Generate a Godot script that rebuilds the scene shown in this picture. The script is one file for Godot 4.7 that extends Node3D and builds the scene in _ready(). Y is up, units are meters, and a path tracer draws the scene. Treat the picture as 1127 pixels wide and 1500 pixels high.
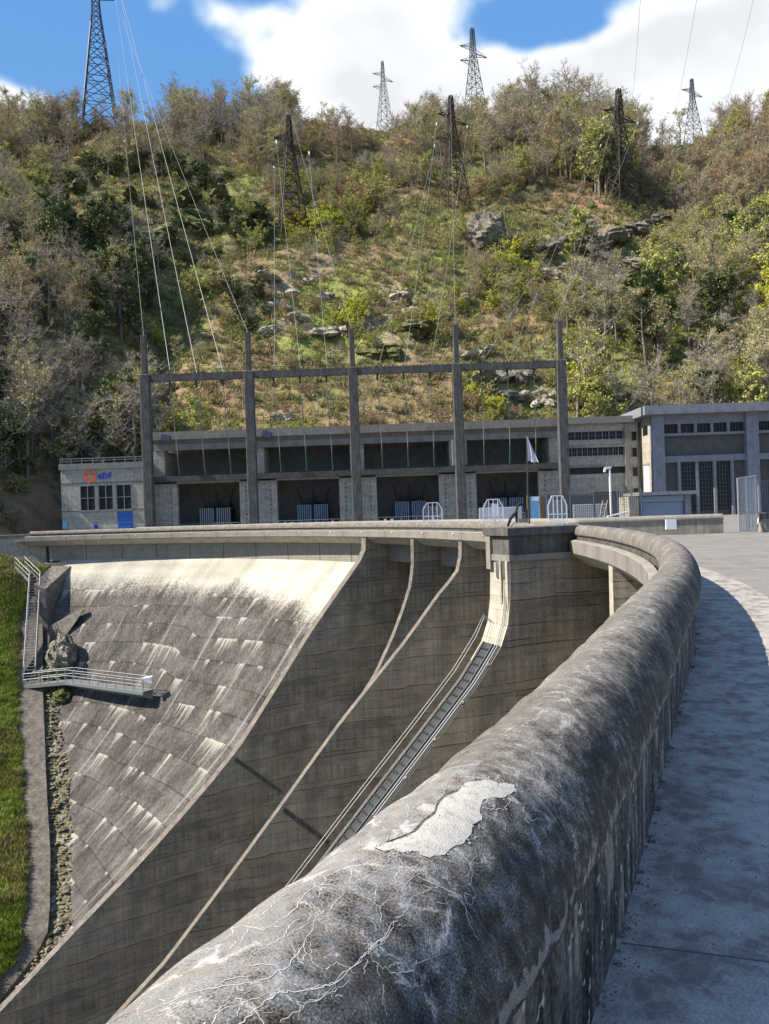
extends Node3D
# A curved concrete dam seen from its crest: parapet in front, spillway walls below, switch hall and wooded hillside behind.
# World: x to the right, y up, the view runs along -z. Crest walkway at y = 0.

const CX := -46.5          # centre of the dam's arc in plan
const CD := 28.7           # (depth = -z)
const RP := 53.66          # radius of the parapet's centre line
var M := {}                # materials by name
var taken := {}
var rng := RandomNumberGenerator.new()

class MB:
	var v := PackedVector3Array()
	var n := PackedVector3Array()
	var uv := PackedVector2Array()
	var col := PackedColorArray()
	var use_col := false
	var ink := Color.WHITE
	func tri(a: Vector3, b: Vector3, c: Vector3, ua := Vector2.ZERO, ub := Vector2.ZERO, uc := Vector2.ZERO) -> void:
		var m := (b - a).cross(c - a)
		if m.length_squared() < 1e-14:
			return
		m = m.normalized()
		v.append_array([a, c, b]); n.append_array([m, m, m]); uv.append_array([ua, uc, ub])
		if use_col:
			col.append_array([ink, ink, ink])
	# corners counter-clockwise as seen from outside
	func quad(a: Vector3, b: Vector3, c: Vector3, d: Vector3, ua := Vector2(0, 1), ub := Vector2(1, 1), uc := Vector2(1, 0), ud := Vector2(0, 0)) -> void:
		tri(a, b, c, ua, ub, uc)
		tri(a, c, d, ua, uc, ud)
	func box(at: Vector3, size: Vector3, turn := Basis.IDENTITY) -> void:
		var h := size / 2
		var p := []
		for k in 8:
			p.append(at + turn * Vector3(h.x if k & 1 else -h.x, h.y if k & 2 else -h.y, h.z if k & 4 else -h.z))
		quad(p[4], p[5], p[7], p[6]); quad(p[1], p[0], p[2], p[3]); quad(p[5], p[1], p[3], p[7])
		quad(p[0], p[4], p[6], p[2]); quad(p[6], p[7], p[3], p[2]); quad(p[0], p[1], p[5], p[4])
	# box from corner to corner
	func span(a: Vector3, b: Vector3) -> void:
		box((a + b) / 2, (b - a).abs())
	# box with chamfered vertical and top edges
	func bevel(a: Vector3, b: Vector3, e: float) -> void:
		var lo := Vector3(minf(a.x, b.x), minf(a.y, b.y), minf(a.z, b.z)); var hi := Vector3(maxf(a.x, b.x), maxf(a.y, b.y), maxf(a.z, b.z))
		var ring := func(y: float, q: float) -> Array:
			return [Vector3(lo.x + e + q, y, hi.z - q), Vector3(hi.x - e - q, y, hi.z - q), Vector3(hi.x - q, y, hi.z - e - q), Vector3(hi.x - q, y, lo.z + e + q), Vector3(hi.x - e - q, y, lo.z + q), Vector3(lo.x + e + q, y, lo.z + q), Vector3(lo.x + q, y, lo.z + e + q), Vector3(lo.x + q, y, hi.z - e - q)]
		var r0: Array = ring.call(lo.y, 0.0); var r1: Array = ring.call(hi.y - e, 0.0); var r2: Array = ring.call(hi.y, e)
		for k in 8:
			var j := (k + 1) % 8
			quad(r0[k], r0[j], r1[j], r1[k]); quad(r1[k], r1[j], r2[j], r2[k])
		for k in range(1, 7):
			tri(r2[0], r2[k], r2[k + 1]); tri(r0[0], r0[k + 1], r0[k])
	# a straight bar of rectangular section
	func bar(a: Vector3, b: Vector3, w: float, h := -1.0) -> void:
		if h < 0:
			h = w
		var d := b - a
		var l := d.length()
		if l < 1e-5:
			return
		var z := d / l
		var x := (Vector3.UP.cross(z) if absf(z.y) < 0.99 else Vector3.RIGHT.cross(z)).normalized()
		box((a + b) / 2, Vector3(w, h, l), Basis(x, z.cross(x), z))
	func tube(pts: Array, r0: float, r1 := -1.0, sides := 6, cap := true) -> void:
		if r1 < 0:
			r1 = r0
		var k := pts.size()
		var x := Vector3.ZERO
		var rings := []
		var norms := []
		for i in k:
			var z: Vector3 = (pts[mini(i + 1, k - 1)] - pts[maxi(i - 1, 0)]).normalized()
			if i == 0:
				x = (Vector3.UP.cross(z) if absf(z.y) < 0.9 else Vector3.RIGHT.cross(z)).normalized()
			else:
				x = (x - z * x.dot(z)).normalized()
			var y := z.cross(x)
			var r := lerpf(r0, r1, float(i) / maxi(k - 1, 1))
			var ring := []
			var nn := []
			for s in sides:
				var a := TAU * s / sides
				var d := x * cos(a) + y * sin(a)
				ring.append(pts[i] + d * r); nn.append(d)
			rings.append(ring); norms.append(nn)
		for i in k - 1:
			for s in sides:
				var t := (s + 1) % sides
				smooth4(rings[i][s], rings[i][t], rings[i + 1][t], rings[i + 1][s], norms[i][s], norms[i][t], norms[i + 1][t], norms[i + 1][s])
		if cap:
			for s in range(1, sides - 1):
				tri(rings[0][0], rings[0][s + 1], rings[0][s])
				tri(rings[k - 1][0], rings[k - 1][s], rings[k - 1][s + 1])
	func smooth4(a: Vector3, b: Vector3, c: Vector3, d: Vector3, na: Vector3, nb: Vector3, nc: Vector3, nd: Vector3, ua := Vector2.ZERO, ub := Vector2.ZERO, uc := Vector2.ZERO, ud := Vector2.ZERO) -> void:
		v.append_array([a, c, b, a, d, c]); n.append_array([na, nc, nb, na, nd, nc]); uv.append_array([ua, uc, ub, ua, ud, uc])
		if use_col:
			col.append_array([ink, ink, ink, ink, ink, ink])
	# rows of points; outside is (step along a row) x (step to the next row)
	func grid(rows: Array, uvs: Array = [], flat := false, colors: Array = []) -> void:
		var h := rows.size()
		var w: int = rows[0].size()
		var nn := []
		for i in h:
			var line := []
			for j in w:
				var dx: Vector3 = rows[i][mini(j + 1, w - 1)] - rows[i][maxi(j - 1, 0)]
				var dy: Vector3 = rows[mini(i + 1, h - 1)][j] - rows[maxi(i - 1, 0)][j]
				line.append(dx.cross(dy).normalized())
			nn.append(line)
		for i in h - 1:
			for j in w - 1:
				var a: Vector3 = rows[i][j]; var b: Vector3 = rows[i][j + 1]; var c: Vector3 = rows[i + 1][j + 1]; var d: Vector3 = rows[i + 1][j]
				var u := [Vector2.ZERO, Vector2.ZERO, Vector2.ZERO, Vector2.ZERO]
				if uvs.size():
					u = [uvs[i][j], uvs[i][j + 1], uvs[i + 1][j + 1], uvs[i + 1][j]]
				if flat:
					tri(a, b, c, u[0], u[1], u[2]); tri(a, c, d, u[0], u[2], u[3])
				else:
					smooth4(a, b, c, d, nn[i][j], nn[i][j + 1], nn[i + 1][j + 1], nn[i + 1][j], u[0], u[1], u[2], u[3])
					if colors.size():
						col.append_array([colors[i][j], colors[i + 1][j + 1], colors[i][j + 1], colors[i][j], colors[i + 1][j], colors[i + 1][j + 1]])
	func mesh(off := Vector3.ZERO) -> ArrayMesh:
		var arr := []
		arr.resize(Mesh.ARRAY_MAX)
		if off != Vector3.ZERO:
			for i in v.size():
				v[i] -= off
		arr[Mesh.ARRAY_VERTEX] = v; arr[Mesh.ARRAY_NORMAL] = n; arr[Mesh.ARRAY_TEX_UV] = uv
		if col.size() == v.size():
			arr[Mesh.ARRAY_COLOR] = col
		var m := ArrayMesh.new()
		m.add_surface_from_arrays(Mesh.PRIMITIVE_TRIANGLES, arr)
		return m

# ---------- naming ----------
func numbered(called: String) -> String:
	if not taken.has(called):
		taken[called] = 0
		return called
	taken[called] += 1
	return "%s_%03d" % [called, taken[called]]
func tag(o: Node, label := "", category := "", group := "", kind := "") -> Node:
	if label: o.set_meta("label", label)
	if category: o.set_meta("category", category)
	if group: o.set_meta("group", group)
	if kind: o.set_meta("kind", kind)
	return o
func thing(called: String, label: String, category: String, at := Vector3.ZERO, group := "", turn := 0.0) -> Node3D:
	var o := Node3D.new()
	o.name = numbered(called)
	add_child(o)
	o.position = at
	o.rotation.y = turn
	tag(o, label, category, group)
	return o
# mb is in world coordinates when the thing is not turned, else pass local = true
func part(parent: Node3D, called: String, mb: MB, mat: Material, local := false) -> MeshInstance3D:
	var off := Vector3.ZERO
	if not local:
		var p: Node = parent
		while p is Node3D and p != self:
			off += (p as Node3D).position
			p = p.get_parent()
	return piece(parent, called, mb.mesh(off), mat)
func piece(parent: Node3D, called: String, m: Mesh, mat: Material, at := Vector3.ZERO) -> MeshInstance3D:
	var o := MeshInstance3D.new()
	o.name = called
	o.mesh = m
	o.material_override = mat
	o.position = at
	parent.add_child(o, true)
	return o
func single(called: String, mb: MB, mat: Material, label: String, category: String, at := Vector3.ZERO, group := "") -> MeshInstance3D:
	var o := piece(self, numbered(called), mb.mesh(at), mat, at)
	tag(o, label, category, group)
	return o
func setting(called: String, mb: MB, mat: Material) -> MeshInstance3D:
	var o := piece(self, numbered(called), mb.mesh(), mat)
	o.set_meta("kind", "structure")
	return o

# ---------- places ----------
const F := 1150.0
const ROLL := 0.0349066
const EYE := 1.7
func V(x: float, y: float, d: float) -> Vector3:
	return Vector3(x, y, -d)
# the point of the place that a spot on the survey picture shows at a given depth
func at(px: float, py: float, d: float) -> Vector3:
	var dx := px - 563.5
	var dy := 750.0 - py
	return V((dx * cos(ROLL) + dy * sin(ROLL)) / F * d, (-dx * sin(ROLL) + dy * cos(ROLL)) / F * d + EYE, d)
func spot(p: Vector3) -> Vector2:
	var x := p.x / -p.z * F
	var y := (p.y - EYE) / -p.z * F
	return Vector2(563.5 + x * cos(ROLL) - y * sin(ROLL), 750.0 - (x * sin(ROLL) + y * cos(ROLL)))
const DRT := [-60.0, -34.0, -30.0, -25.0, -20.0, -14.0, -8.0, 0.0, 10.0, 20.0, 95.0]
const DRV := [0.15, 0.15, 0.07, -0.15, -0.074, 0.058, 0.064, 0.06, 0.05, 0.0, 0.0]
func drift(t: float) -> float:
	for k in DRT.size() - 1:
		if t <= DRT[k + 1]:
			var f := clampf((t - DRT[k]) / (DRT[k + 1] - DRT[k]), 0, 1)
			var a: float = DRV[maxi(k - 1, 0)]; var b: float = DRV[k]; var c: float = DRV[k + 1]; var e: float = DRV[mini(k + 2, DRV.size() - 1)]
			return cubic_interpolate(b, c, a, e, f)
	return 0.0
# r: radius, t: angle in degrees round the arc's centre
func pol(r: float, t: float, y: float) -> Vector3:
	var a := deg_to_rad(t)
	return V(CX + r * cos(a), y, CD + r * sin(a))
func crest(rho: float, t: float, y: float) -> Vector3:
	return pol(RP + drift(t) + rho, t, y)
func radial(t: float) -> Vector3:
	var a := deg_to_rad(t)
	return Vector3(cos(a), 0, -sin(a))
func smooth(a: float, b: float, x: float) -> float:
	return smoothstep(a, b, x)

# ---------- materials ----------
func field(w: int, h: int, freq: float, sd: int, oct := 4, kind := FastNoiseLite.TYPE_SIMPLEX_SMOOTH, warp := 0.0, cell := -1) -> PackedByteArray:
	var f := FastNoiseLite.new()
	f.seed = sd
	f.noise_type = kind
	f.frequency = freq
	f.fractal_type = FastNoiseLite.FRACTAL_FBM if oct > 1 else FastNoiseLite.FRACTAL_NONE
	f.fractal_octaves = oct
	if warp > 0:
		f.domain_warp_enabled = true
		f.domain_warp_amplitude = warp
		f.domain_warp_frequency = freq * 1.7
	if cell >= 0:
		f.cellular_return_type = cell
	return f.get_seamless_image(w, h, false, false, 0.1, cell < 0).get_data()
# noise stretched along one axis: sampled small and enlarged
func streaks(w: int, h: int, sw: int, sh: int, freq: float, sd: int, oct := 3) -> PackedByteArray:
	var f := FastNoiseLite.new()
	f.seed = sd
	f.noise_type = FastNoiseLite.TYPE_SIMPLEX_SMOOTH
	f.frequency = freq
	f.fractal_octaves = oct
	var im := f.get_seamless_image(sw, sh)
	im.resize(w, h, Image.INTERPOLATE_CUBIC)
	return im.get_data()
func tex(w: int, h: int, data: PackedByteArray) -> ImageTexture:
	return ImageTexture.create_from_image(Image.create_from_data(w, h, false, Image.FORMAT_RGB8, data))
func grey(w: int, h: int, data: PackedByteArray) -> ImageTexture:
	return ImageTexture.create_from_image(Image.create_from_data(w, h, false, Image.FORMAT_L8, data))
# one colour per step of a ramp of sRGB colours, led by a mix of fields
func ramped(w: int, h: int, fields: Array, weights: Array, ramp: Array, gain := 1.0) -> ImageTexture:
	var lut := PackedByteArray()
	for i in 256:
		var x := clampf(0.5 + (i / 255.0 - 0.5) * gain, 0, 0.9999) * (ramp.size() - 1)
		var c: Color = (ramp[int(x)] as Color).lerp(ramp[mini(int(x) + 1, ramp.size() - 1)], x - int(x))
		lut.append_array([int(c.r * 255), int(c.g * 255), int(c.b * 255)])
	var out := PackedByteArray()
	out.resize(w * h * 3)
	var total := 0.0
	for q in weights:
		total += q
	var a: PackedByteArray = fields[0]
	var b: PackedByteArray = fields[1 % fields.size()]
	var c2: PackedByteArray = fields[2 % fields.size()]
	var wa: float = weights[0] / total
	var wb: float = (weights[1] / total) if weights.size() > 1 else 0.0
	var wc: float = (weights[2] / total) if weights.size() > 2 else 0.0
	for i in w * h:
		var k := int(a[i] * wa + b[i] * wb + c2[i] * wc) * 3
		out[i * 3] = lut[k]; out[i * 3 + 1] = lut[k + 1]; out[i * 3 + 2] = lut[k + 2]
	return tex(w, h, out)
func plain(called: String, c: Color, rough := 0.85, metal := 0.0) -> StandardMaterial3D:
	var m := StandardMaterial3D.new()
	m.resource_name = called
	m.albedo_color = c.linear_to_srgb()
	m.roughness = rough
	m.metallic = metal
	m.metallic_specular = 0.4
	M[called] = m
	return m
func textured(called: String, t: Texture2D, size := 0.0, rough := 0.9, relief: Texture2D = null, depth := 1.0) -> StandardMaterial3D:
	var m := plain(called, Color.WHITE, rough)
	m.albedo_texture = t
	if size > 0:
		m.uv1_triplanar = true
		m.uv1_world_triplanar = true
		m.uv1_scale = Vector3.ONE / size
		m.uv1_triplanar_sharpness = 4.0
	if relief:
		m.heightmap_enabled = true
		m.heightmap_texture = relief
		m.heightmap_scale = depth
	return m
func rgb(r: int, g: int, b: int) -> Color:
	return Color8(r, g, b)

func make_materials() -> void:
	var n1 := field(512, 512, 0.02, 11, 5)
	var n2 := field(512, 512, 0.006, 12, 4)
	var n3 := field(512, 512, 0.09, 13, 3)
	var grain := grey(512, 512, n3)
	var rough := grey(512, 512, n1)
	M["grain"] = grain
	# general concrete, its fields
	var vs := streaks(512, 512, 256, 24, 0.05, 21, 4)   # vertical run-off streaks (long in v)
	textured("concrete", ramped(512, 512, [n1, n2, vs], [1.0, 1.0, 1.0], [rgb(92, 89, 85), rgb(124, 120, 114), rgb(139, 135, 129), rgb(156, 152, 146)], 1.0), 5.0, 0.92, grain, 0.3)
	textured("concrete_pale", ramped(512, 512, [n1, n2, vs], [1.0, 0.8, 1.0], [rgb(120, 114, 104), rgb(165, 158, 145), rgb(184, 178, 166), rgb(198, 193, 182)], 1.5), 4.0, 0.92, grain, 0.3)
	textured("concrete_dark", ramped(512, 512, [n1, n2, vs], [1.0, 0.9, 1.4], [rgb(46, 45, 44), rgb(74, 73, 72), rgb(92, 91, 89), rgb(120, 118, 114)], 1.2), 3.5, 0.92, grain, 0.4)
	textured("concrete_blue", ramped(512, 512, [n1, n2, vs], [1.0, 1.0, 1.0], [rgb(92, 95, 102), rgb(118, 121, 129), rgb(132, 135, 142), rgb(150, 152, 157)], 1.0), 4.0, 0.9, grain, 0.2)
	textured("concrete_edge", ramped(512, 512, [n1, n2, n3], [1.0, 1.0, 0.5], [rgb(70, 66, 62), rgb(98, 93, 88), rgb(114, 108, 102), rgb(146, 141, 134)], 1.6), 2.5, 0.92, grain, 0.4)
	textured("concrete_bank", ramped(512, 512, [n1, n2, n3], [1.0, 1.0, 0.7], [rgb(56, 52, 48), rgb(84, 79, 74), rgb(100, 95, 89), rgb(128, 122, 115)], 1.7), 3.0, 0.92, grain, 0.6)
	textured("render_grey", ramped(512, 512, [n1, n2, vs], [0.5, 1.0, 0.5], [rgb(78, 77, 76), rgb(88, 87, 86), rgb(97, 96, 94)], 1.2), 4.0, 0.9)
	textured("asphalt", ramped(512, 512, [n3, n1, n2], [0.8, 0.8, 1.0], [rgb(94, 91, 88), rgb(114, 111, 108), rgb(124, 121, 118), rgb(136, 133, 129)], 1.4), 6.0, 0.95, grain, 0.4)
	textured("rock", ramped(512, 512, [n1, n3, n2], [1.3, 0.7, 0.8], [rgb(52, 50, 44), rgb(92, 88, 78), rgb(124, 120, 108), rgb(168, 164, 152)], 1.9), 5.0, 0.95, rough, 8.0)
	textured("rock_pale", ramped(512, 512, [n1, n3, n2], [1.3, 0.7, 0.8], [rgb(72, 68, 58), rgb(138, 132, 118), rgb(176, 170, 156), rgb(214, 209, 197)], 1.9), 4.0, 0.95, rough, 6.0)
	textured("rock_mossy", ramped(512, 512, [n1, n3, n2], [1.2, 0.6, 1.2], [rgb(34, 32, 26), rgb(62, 64, 36), rgb(88, 96, 42), rgb(100, 98, 80), rgb(136, 132, 118)], 2.0), 6.0, 0.95, rough, 8.0)
	textured("grass_ground", ramped(512, 512, [n1, n3, n2], [1.0, 0.7, 1.1], [rgb(56, 50, 32), rgb(82, 84, 36), rgb(104, 118, 42), rgb(126, 128, 62)], 1.7), 7.0, 0.95, grain, 3.0)
	textured("stones", ramped(512, 512, [field(512, 512, 0.035, 31, 1, FastNoiseLite.TYPE_CELLULAR, 0.0, FastNoiseLite.RETURN_CELL_VALUE), n1, n2], [1.0, 0.8, 0.8], [rgb(58, 56, 44), rgb(92, 90, 64), rgb(120, 112, 96), rgb(150, 146, 132)], 1.8), 4.5, 0.95, rough, 4.0)
	plain("steel", Color(0.27, 0.285, 0.3), 0.5, 0.5)
	plain("lattice", Color(0.06, 0.065, 0.085), 0.6, 0.3)
	plain("lattice_rust", Color(0.055, 0.045, 0.038), 0.75, 0.2)
	plain("lattice_far", Color(0.22, 0.24, 0.28), 0.6, 0.3)
	plain("lattice_pale", Color(0.4, 0.42, 0.46), 0.6, 0.2)
	plain("wire", Color(0.3, 0.3, 0.3), 0.5, 0.4)
	plain("white_paint", Color(0.75, 0.76, 0.78), 0.5)
	plain("black", Color(0.02, 0.02, 0.022), 0.6)
	plain("glazing", Color(0.11, 0.12, 0.13), 0.6)
	plain("dark_steel", Color(0.05, 0.055, 0.06), 0.5, 0.3)
	plain("transformer", Color(0.2, 0.27, 0.36), 0.55, 0.1)
	plain("insulator", Color(0.06, 0.035, 0.03), 0.25)
	plain("glass_insulator", Color(0.55, 0.66, 0.62), 0.2)
	plain("blue_door", Color(0.03, 0.12, 0.42), 0.5)
	plain("orange", Color(0.85, 0.11, 0.02), 0.5)
	plain("logo_blue", Color(0.015, 0.05, 0.45), 0.5)
	plain("fence_blue", Color(0.07, 0.10, 0.16), 0.5, 0.2)
	plain("shutter_blue", Color(0.26, 0.33, 0.43), 0.5)
	plain("board_blue", Color(0.25, 0.52, 0.75), 0.5)
	plain("wood", Color(0.16, 0.09, 0.045), 0.8)
	plain("flag_cloth", Color(0.72, 0.66, 0.76), 0.85)
	plain("bark", Color(0.19, 0.17, 0.145), 0.95)
	plain("window_dark", Color(0.008, 0.009, 0.01), 0.5)
	plain("red_pot", Color(0.25, 0.04, 0.03), 0.7)
	plain("purple", Color(0.06, 0.02, 0.35), 0.5)
	plain("sleeve", Color(0.05, 0.10, 0.07), 0.5)
	plain("lime", Color(0.52, 0.51, 0.49), 0.95)
	plain("hoarding", Color(0.42, 0.44, 0.47), 0.6)
	plain("joint_fill", Color(0.10, 0.097, 0.093), 0.9)
	plain("gate_grey", Color(0.36, 0.38, 0.40), 0.5, 0.3)
	plain("rubber", Color(0.02, 0.02, 0.02), 0.8)
	var leaf := plain("foliage", Color.WHITE, 0.8)
	leaf.vertex_color_use_as_albedo = true
	leaf.backlight_enabled = true
	leaf.backlight = Color(0.5, 0.5, 0.35)
	M["concrete_pale"] = facade_material("concrete_pale", 158.0)
	M["concrete_lodge"] = facade_material("concrete_lodge", 160.0)
	M["concrete_beige"] = facade_material("concrete_beige", 152.0)
	M["concrete_wall"] = facade_material("concrete_wall", 132.0)
	M["hill"] = ground_material(n1, n2, n3)
	M["boards"] = board_material()
	M["face"] = face_material()
	M["coping_near"] = coping_material()
	M["coping_far"] = coping_far_material()
	M["walk"] = walk_material()
	M["wall_side"] = wall_side_material()
	M["spall"] = textured("spall", ramped(512, 512, [n1, n3, n2], [0.7, 1.0, 0.5], [rgb(120, 117, 110), rgb(164, 161, 154), rgb(178, 175, 169), rgb(188, 186, 180)], 1.7), 0.3, 0.95, grain, 0.12)
	var pane := StandardMaterial3D.new()
	pane.resource_name = "glass"
	pane.transparency = BaseMaterial3D.TRANSPARENCY_ALPHA
	pane.albedo_color = Color(0.5, 0.6, 0.6, 0.2)
	pane.roughness = 0.05
	M["glass"] = pane

func ground_material(n1: PackedByteArray, n2: PackedByteArray, n3: PackedByteArray) -> StandardMaterial3D:
	var m := textured("hill_ground", ramped(512, 512, [n1, n3, n2], [1.0, 0.6, 1.0], [rgb(150, 140, 130), rgb(215, 205, 195), rgb(245, 240, 225), rgb(255, 252, 240)], 1.8), 14.0, 0.97, grey(512, 512, n1), 30.0)
	m.vertex_color_use_as_albedo = true
	return m

# clean cast concrete in boards 0.5 m high; 4 m x 4 m
var facade_fields := []
func facade_material(called: String, tone: float) -> StandardMaterial3D:
	var w := 512
	if facade_fields.is_empty():
		facade_fields = [field(w, w, 0.012, 101, 4), field(w, w, 0.12, 102, 3), streaks(w, w, 256, 14, 0.06, 103, 3), streaks(w, w, 24, 256, 0.08, 104, 2)]
	var cloud: PackedByteArray = facade_fields[0]
	var fine: PackedByteArray = facade_fields[1]
	var run: PackedByteArray = facade_fields[2]
	var edge: PackedByteArray = facade_fields[3]
	var out := PackedByteArray()
	out.resize(w * w * 3)
	for i in w * w:
		var y := (i / w) % 64
		var g := tone + (cloud[i] - 128) * 0.12 + (fine[i] - 128) * 0.10 + (run[i] - 128) * 0.12
		if y < 3 and edge[i] > 96:
			g -= 30.0 * minf((edge[i] - 96) / 40.0, 1.0)
		g += ((i / w / 64) * 37 % 11 - 5) * 1.1
		out[i * 3] = clampi(int(g + 6), 0, 255); out[i * 3 + 1] = clampi(int(g + 1), 0, 255); out[i * 3 + 2] = clampi(int(g - 10), 0, 255)
	return textured(called, tex(w, w, out), 4.0, 0.92, M.grain, 0.15)

# shuttered concrete of the guide walls: 8 m x 8 m, boards 0.25 m high, lifts of 1.6 m
func board_material() -> StandardMaterial3D:
	var w := 1024
	var h := 1024
	var fine := streaks(w, h, 64, 512, 0.06, 41, 4)    # grain along the boards
	var cloud := field(w, h, 0.004, 42, 5)
	var drip := streaks(w, h, 512, 16, 0.05, 43, 4)
	var bend := streaks(w, h, 48, 48, 0.03, 44, 2)
	var edge := streaks(w, h, 40, 512, 0.09, 45, 3)
	var speck := field(w, h, 0.08, 46, 3)
	var out := PackedByteArray()
	out.resize(w * h * 3)
	var tone := []
	rng.seed = 5
	for k in 900:
		tone.append(rng.randf_range(-1.0, 1.0))
	for y in h:
		for x in w:
			var i := y * w + x
			var yy := posmod(y + int((bend[i] - 128) * 0.07), 1024)
			var b := yy / 64
			var inb := yy % 64
			var lift := (yy / 205) % 5
			var seg := posmod(x + lift * 173 + b * 261, w) / 205
			var panel := posmod(x + lift * 337, w) / 341
			var g: float = 130.0 + tone[b * 5 + seg] * 6.0 + tone[500 + lift * 3 + panel] * 9.0
			g += (fine[i] - 128) * 0.07 + (cloud[i] - 128) * 0.11 + (drip[i] - 128) * 0.12 + (speck[i] - 128) * 0.16
			# open board joints: crisp dark lines, each stretch with its own strength
			var own: float = tone[(b * 31 + seg * 7 + lift) % 490]
			if inb < 3 + int(own * 2.0) and own > -0.35 and edge[i] > 84:
				g -= 26.0 + own * 34.0
			elif inb == 31 and own < -0.1:
				g -= 22.0
			var inl := yy % 205
			if inl < 6:
				g -= 18.0 + edge[i] * 0.16
			elif inl < 60 and drip[i] > 150:
				g -= 10.0
			elif inl > 170 and drip[i] < 96:
				g += 9.0
			if posmod(x + lift * 337, 341) < 3:
				g -= 12.0
			var warm := (cloud[i] - 120) * 0.04
			out[i * 3] = clampi(int(g + 6 + warm), 20, 235); out[i * 3 + 1] = clampi(int(g), 20, 230); out[i * 3 + 2] = clampi(int(g - 12 - warm), 15, 230)
	var m := textured("shuttered_concrete", tex(w, h, out), 0.0, 0.93, grey(w, h, edge), 0.8)
	return m

# the spillway's downstream face: clean pale lip, dark weathering below it, white lime runs from the lift joints
func face_material() -> StandardMaterial3D:
	var w := 1536
	var h := 1152
	var cloud := field(w, h, 0.004, 51, 5)
	var mid := field(w, h, 0.02, 52, 4)
	var fine := field(w, h, 0.12, 53, 2)
	var runs := streaks(w, h, 1024, 30, 0.12, 54, 4)
	var broad := streaks(w, h, 200, 14, 0.06, 55, 3)
	var lat := streaks(w, h, 40, 500, 0.05, 56, 3)
	var wave := streaks(w, h, 60, 40, 0.02, 57, 2)
	var out := PackedByteArray()
	out.resize(w * h * 3)
	var gate := FastNoiseLite.new()
	gate.frequency = 0.008
	gate.fractal_octaves = 3
	gate.seed = 58
	var lifts := 26
	var drip := []
	for k in lifts + 1:
		var line := PackedFloat32Array()
		line.resize(w)
		for x in w:
			var q: float = gate.get_noise_2d(x, k * 97.0)
			line[x] = clampf((q - 0.17) * 4.0, 0.0, 1.3) * (0.45 + 0.9 * absf(gate.get_noise_2d(x * 3.0 + 900.0, k * 31.0)) * 2.0)
		drip.append(line)
	var joints := [0.115, 0.30, 0.47, 0.63, 0.80, 0.93]
	for y in h:
		var v := float(y) / h
		for x in w:
			var i := y * w + x
			var u := float(x) / w
			var lm := (cloud[i] - 128) / 128.0
			var g := 73.0 + lm * 12.0 + (mid[i] - 128) * 0.16 + (fine[i] - 128) * 0.20 + (lat[i] - 128) * 0.08 + (runs[i] - 128) * 0.02
			var r_ := 3.0
			var b_ := -2.0
			# moss-brown blotches
			if mid[i] > 178 and lm > 0.05:
				g -= 8.0; r_ = 4.0; b_ = -8.0
			# lift joints, slightly wavy
			var vv := v * lifts + (wave[i] - 128) * 0.0035
			var k := clampi(int(vv), 0, lifts)
			var below := vv - k
			if below < 0.045:
				g -= 24.0 * (0.4 + fine[i] / 255.0)
			g += ((k * 7 + int(u * 13.0 + k * 0.5) * 5) % 9 - 4) * 1.8
			var d: float = drip[k][x]
			if d > 0.0 and v > 0.05:
				# a lime crust along the joint, with a ragged fringe running down from it
				var cap := clampf((0.10 - below) / 0.05, 0, 1) * clampf(d * 5.0, 0, 1) * clampf((mid[i] - 84) / 40.0, 0, 1)
				var reach := d * clampf((runs[i] - 70) / 80.0, 0.0, 1.3)
				var s := maxf(cap * 0.8, clampf((reach - below) / maxf(reach, 0.05), 0, 1) * clampf(d * 3.0, 0, 1) * 0.85)
				g = lerpf(g, 160.0, s)
				b_ = lerpf(b_, -8.0, s)
			# radial contraction joints with lime along them
			for q in joints.size():
				var off: float = absf(u - joints[q] - (wave[i] - 128) * 0.00003)
				if off < 0.0016 + 0.0035 * clampf((broad[i] - 120) / 90.0, 0, 1):
					var s2 := clampf((mid[(i + q * 3571) % (w * h)] + broad[i] - 190) / 90.0, 0, 1)
					g = lerpf(g, 146.0, s2 * 0.5)
			# pale lip with a ragged lower edge
			var lim := 0.062 + 0.035 * smooth(0.45, 1.0, u) + (wave[i] - 128) * 0.00012 + (cloud[i] - 128) * 0.00006 + (mid[i] - 128) * 0.00006
			var p := smooth(lim + 0.034, lim - 0.014, v - (fine[i] - 128) * 0.00008 - (runs[i] - 128) * 0.00006)
			if p > 0.0:
				var pg := 156.0 + (broad[i] - 128) * 0.12 + (fine[i] - 128) * 0.1 + (lat[i] - 128) * 0.1
				g = lerpf(g, pg, p)
				b_ = lerpf(b_, -9.0, p)
			out[i * 3] = clampi(int(g + r_), 10, 245); out[i * 3 + 1] = clampi(int(g), 10, 245); out[i * 3 + 2] = clampi(int(g + b_), 10, 245)
	return textured("spillway_concrete", tex(w, h, out), 0.0, 0.93, grey(w, h, mid), 2.0)

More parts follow.
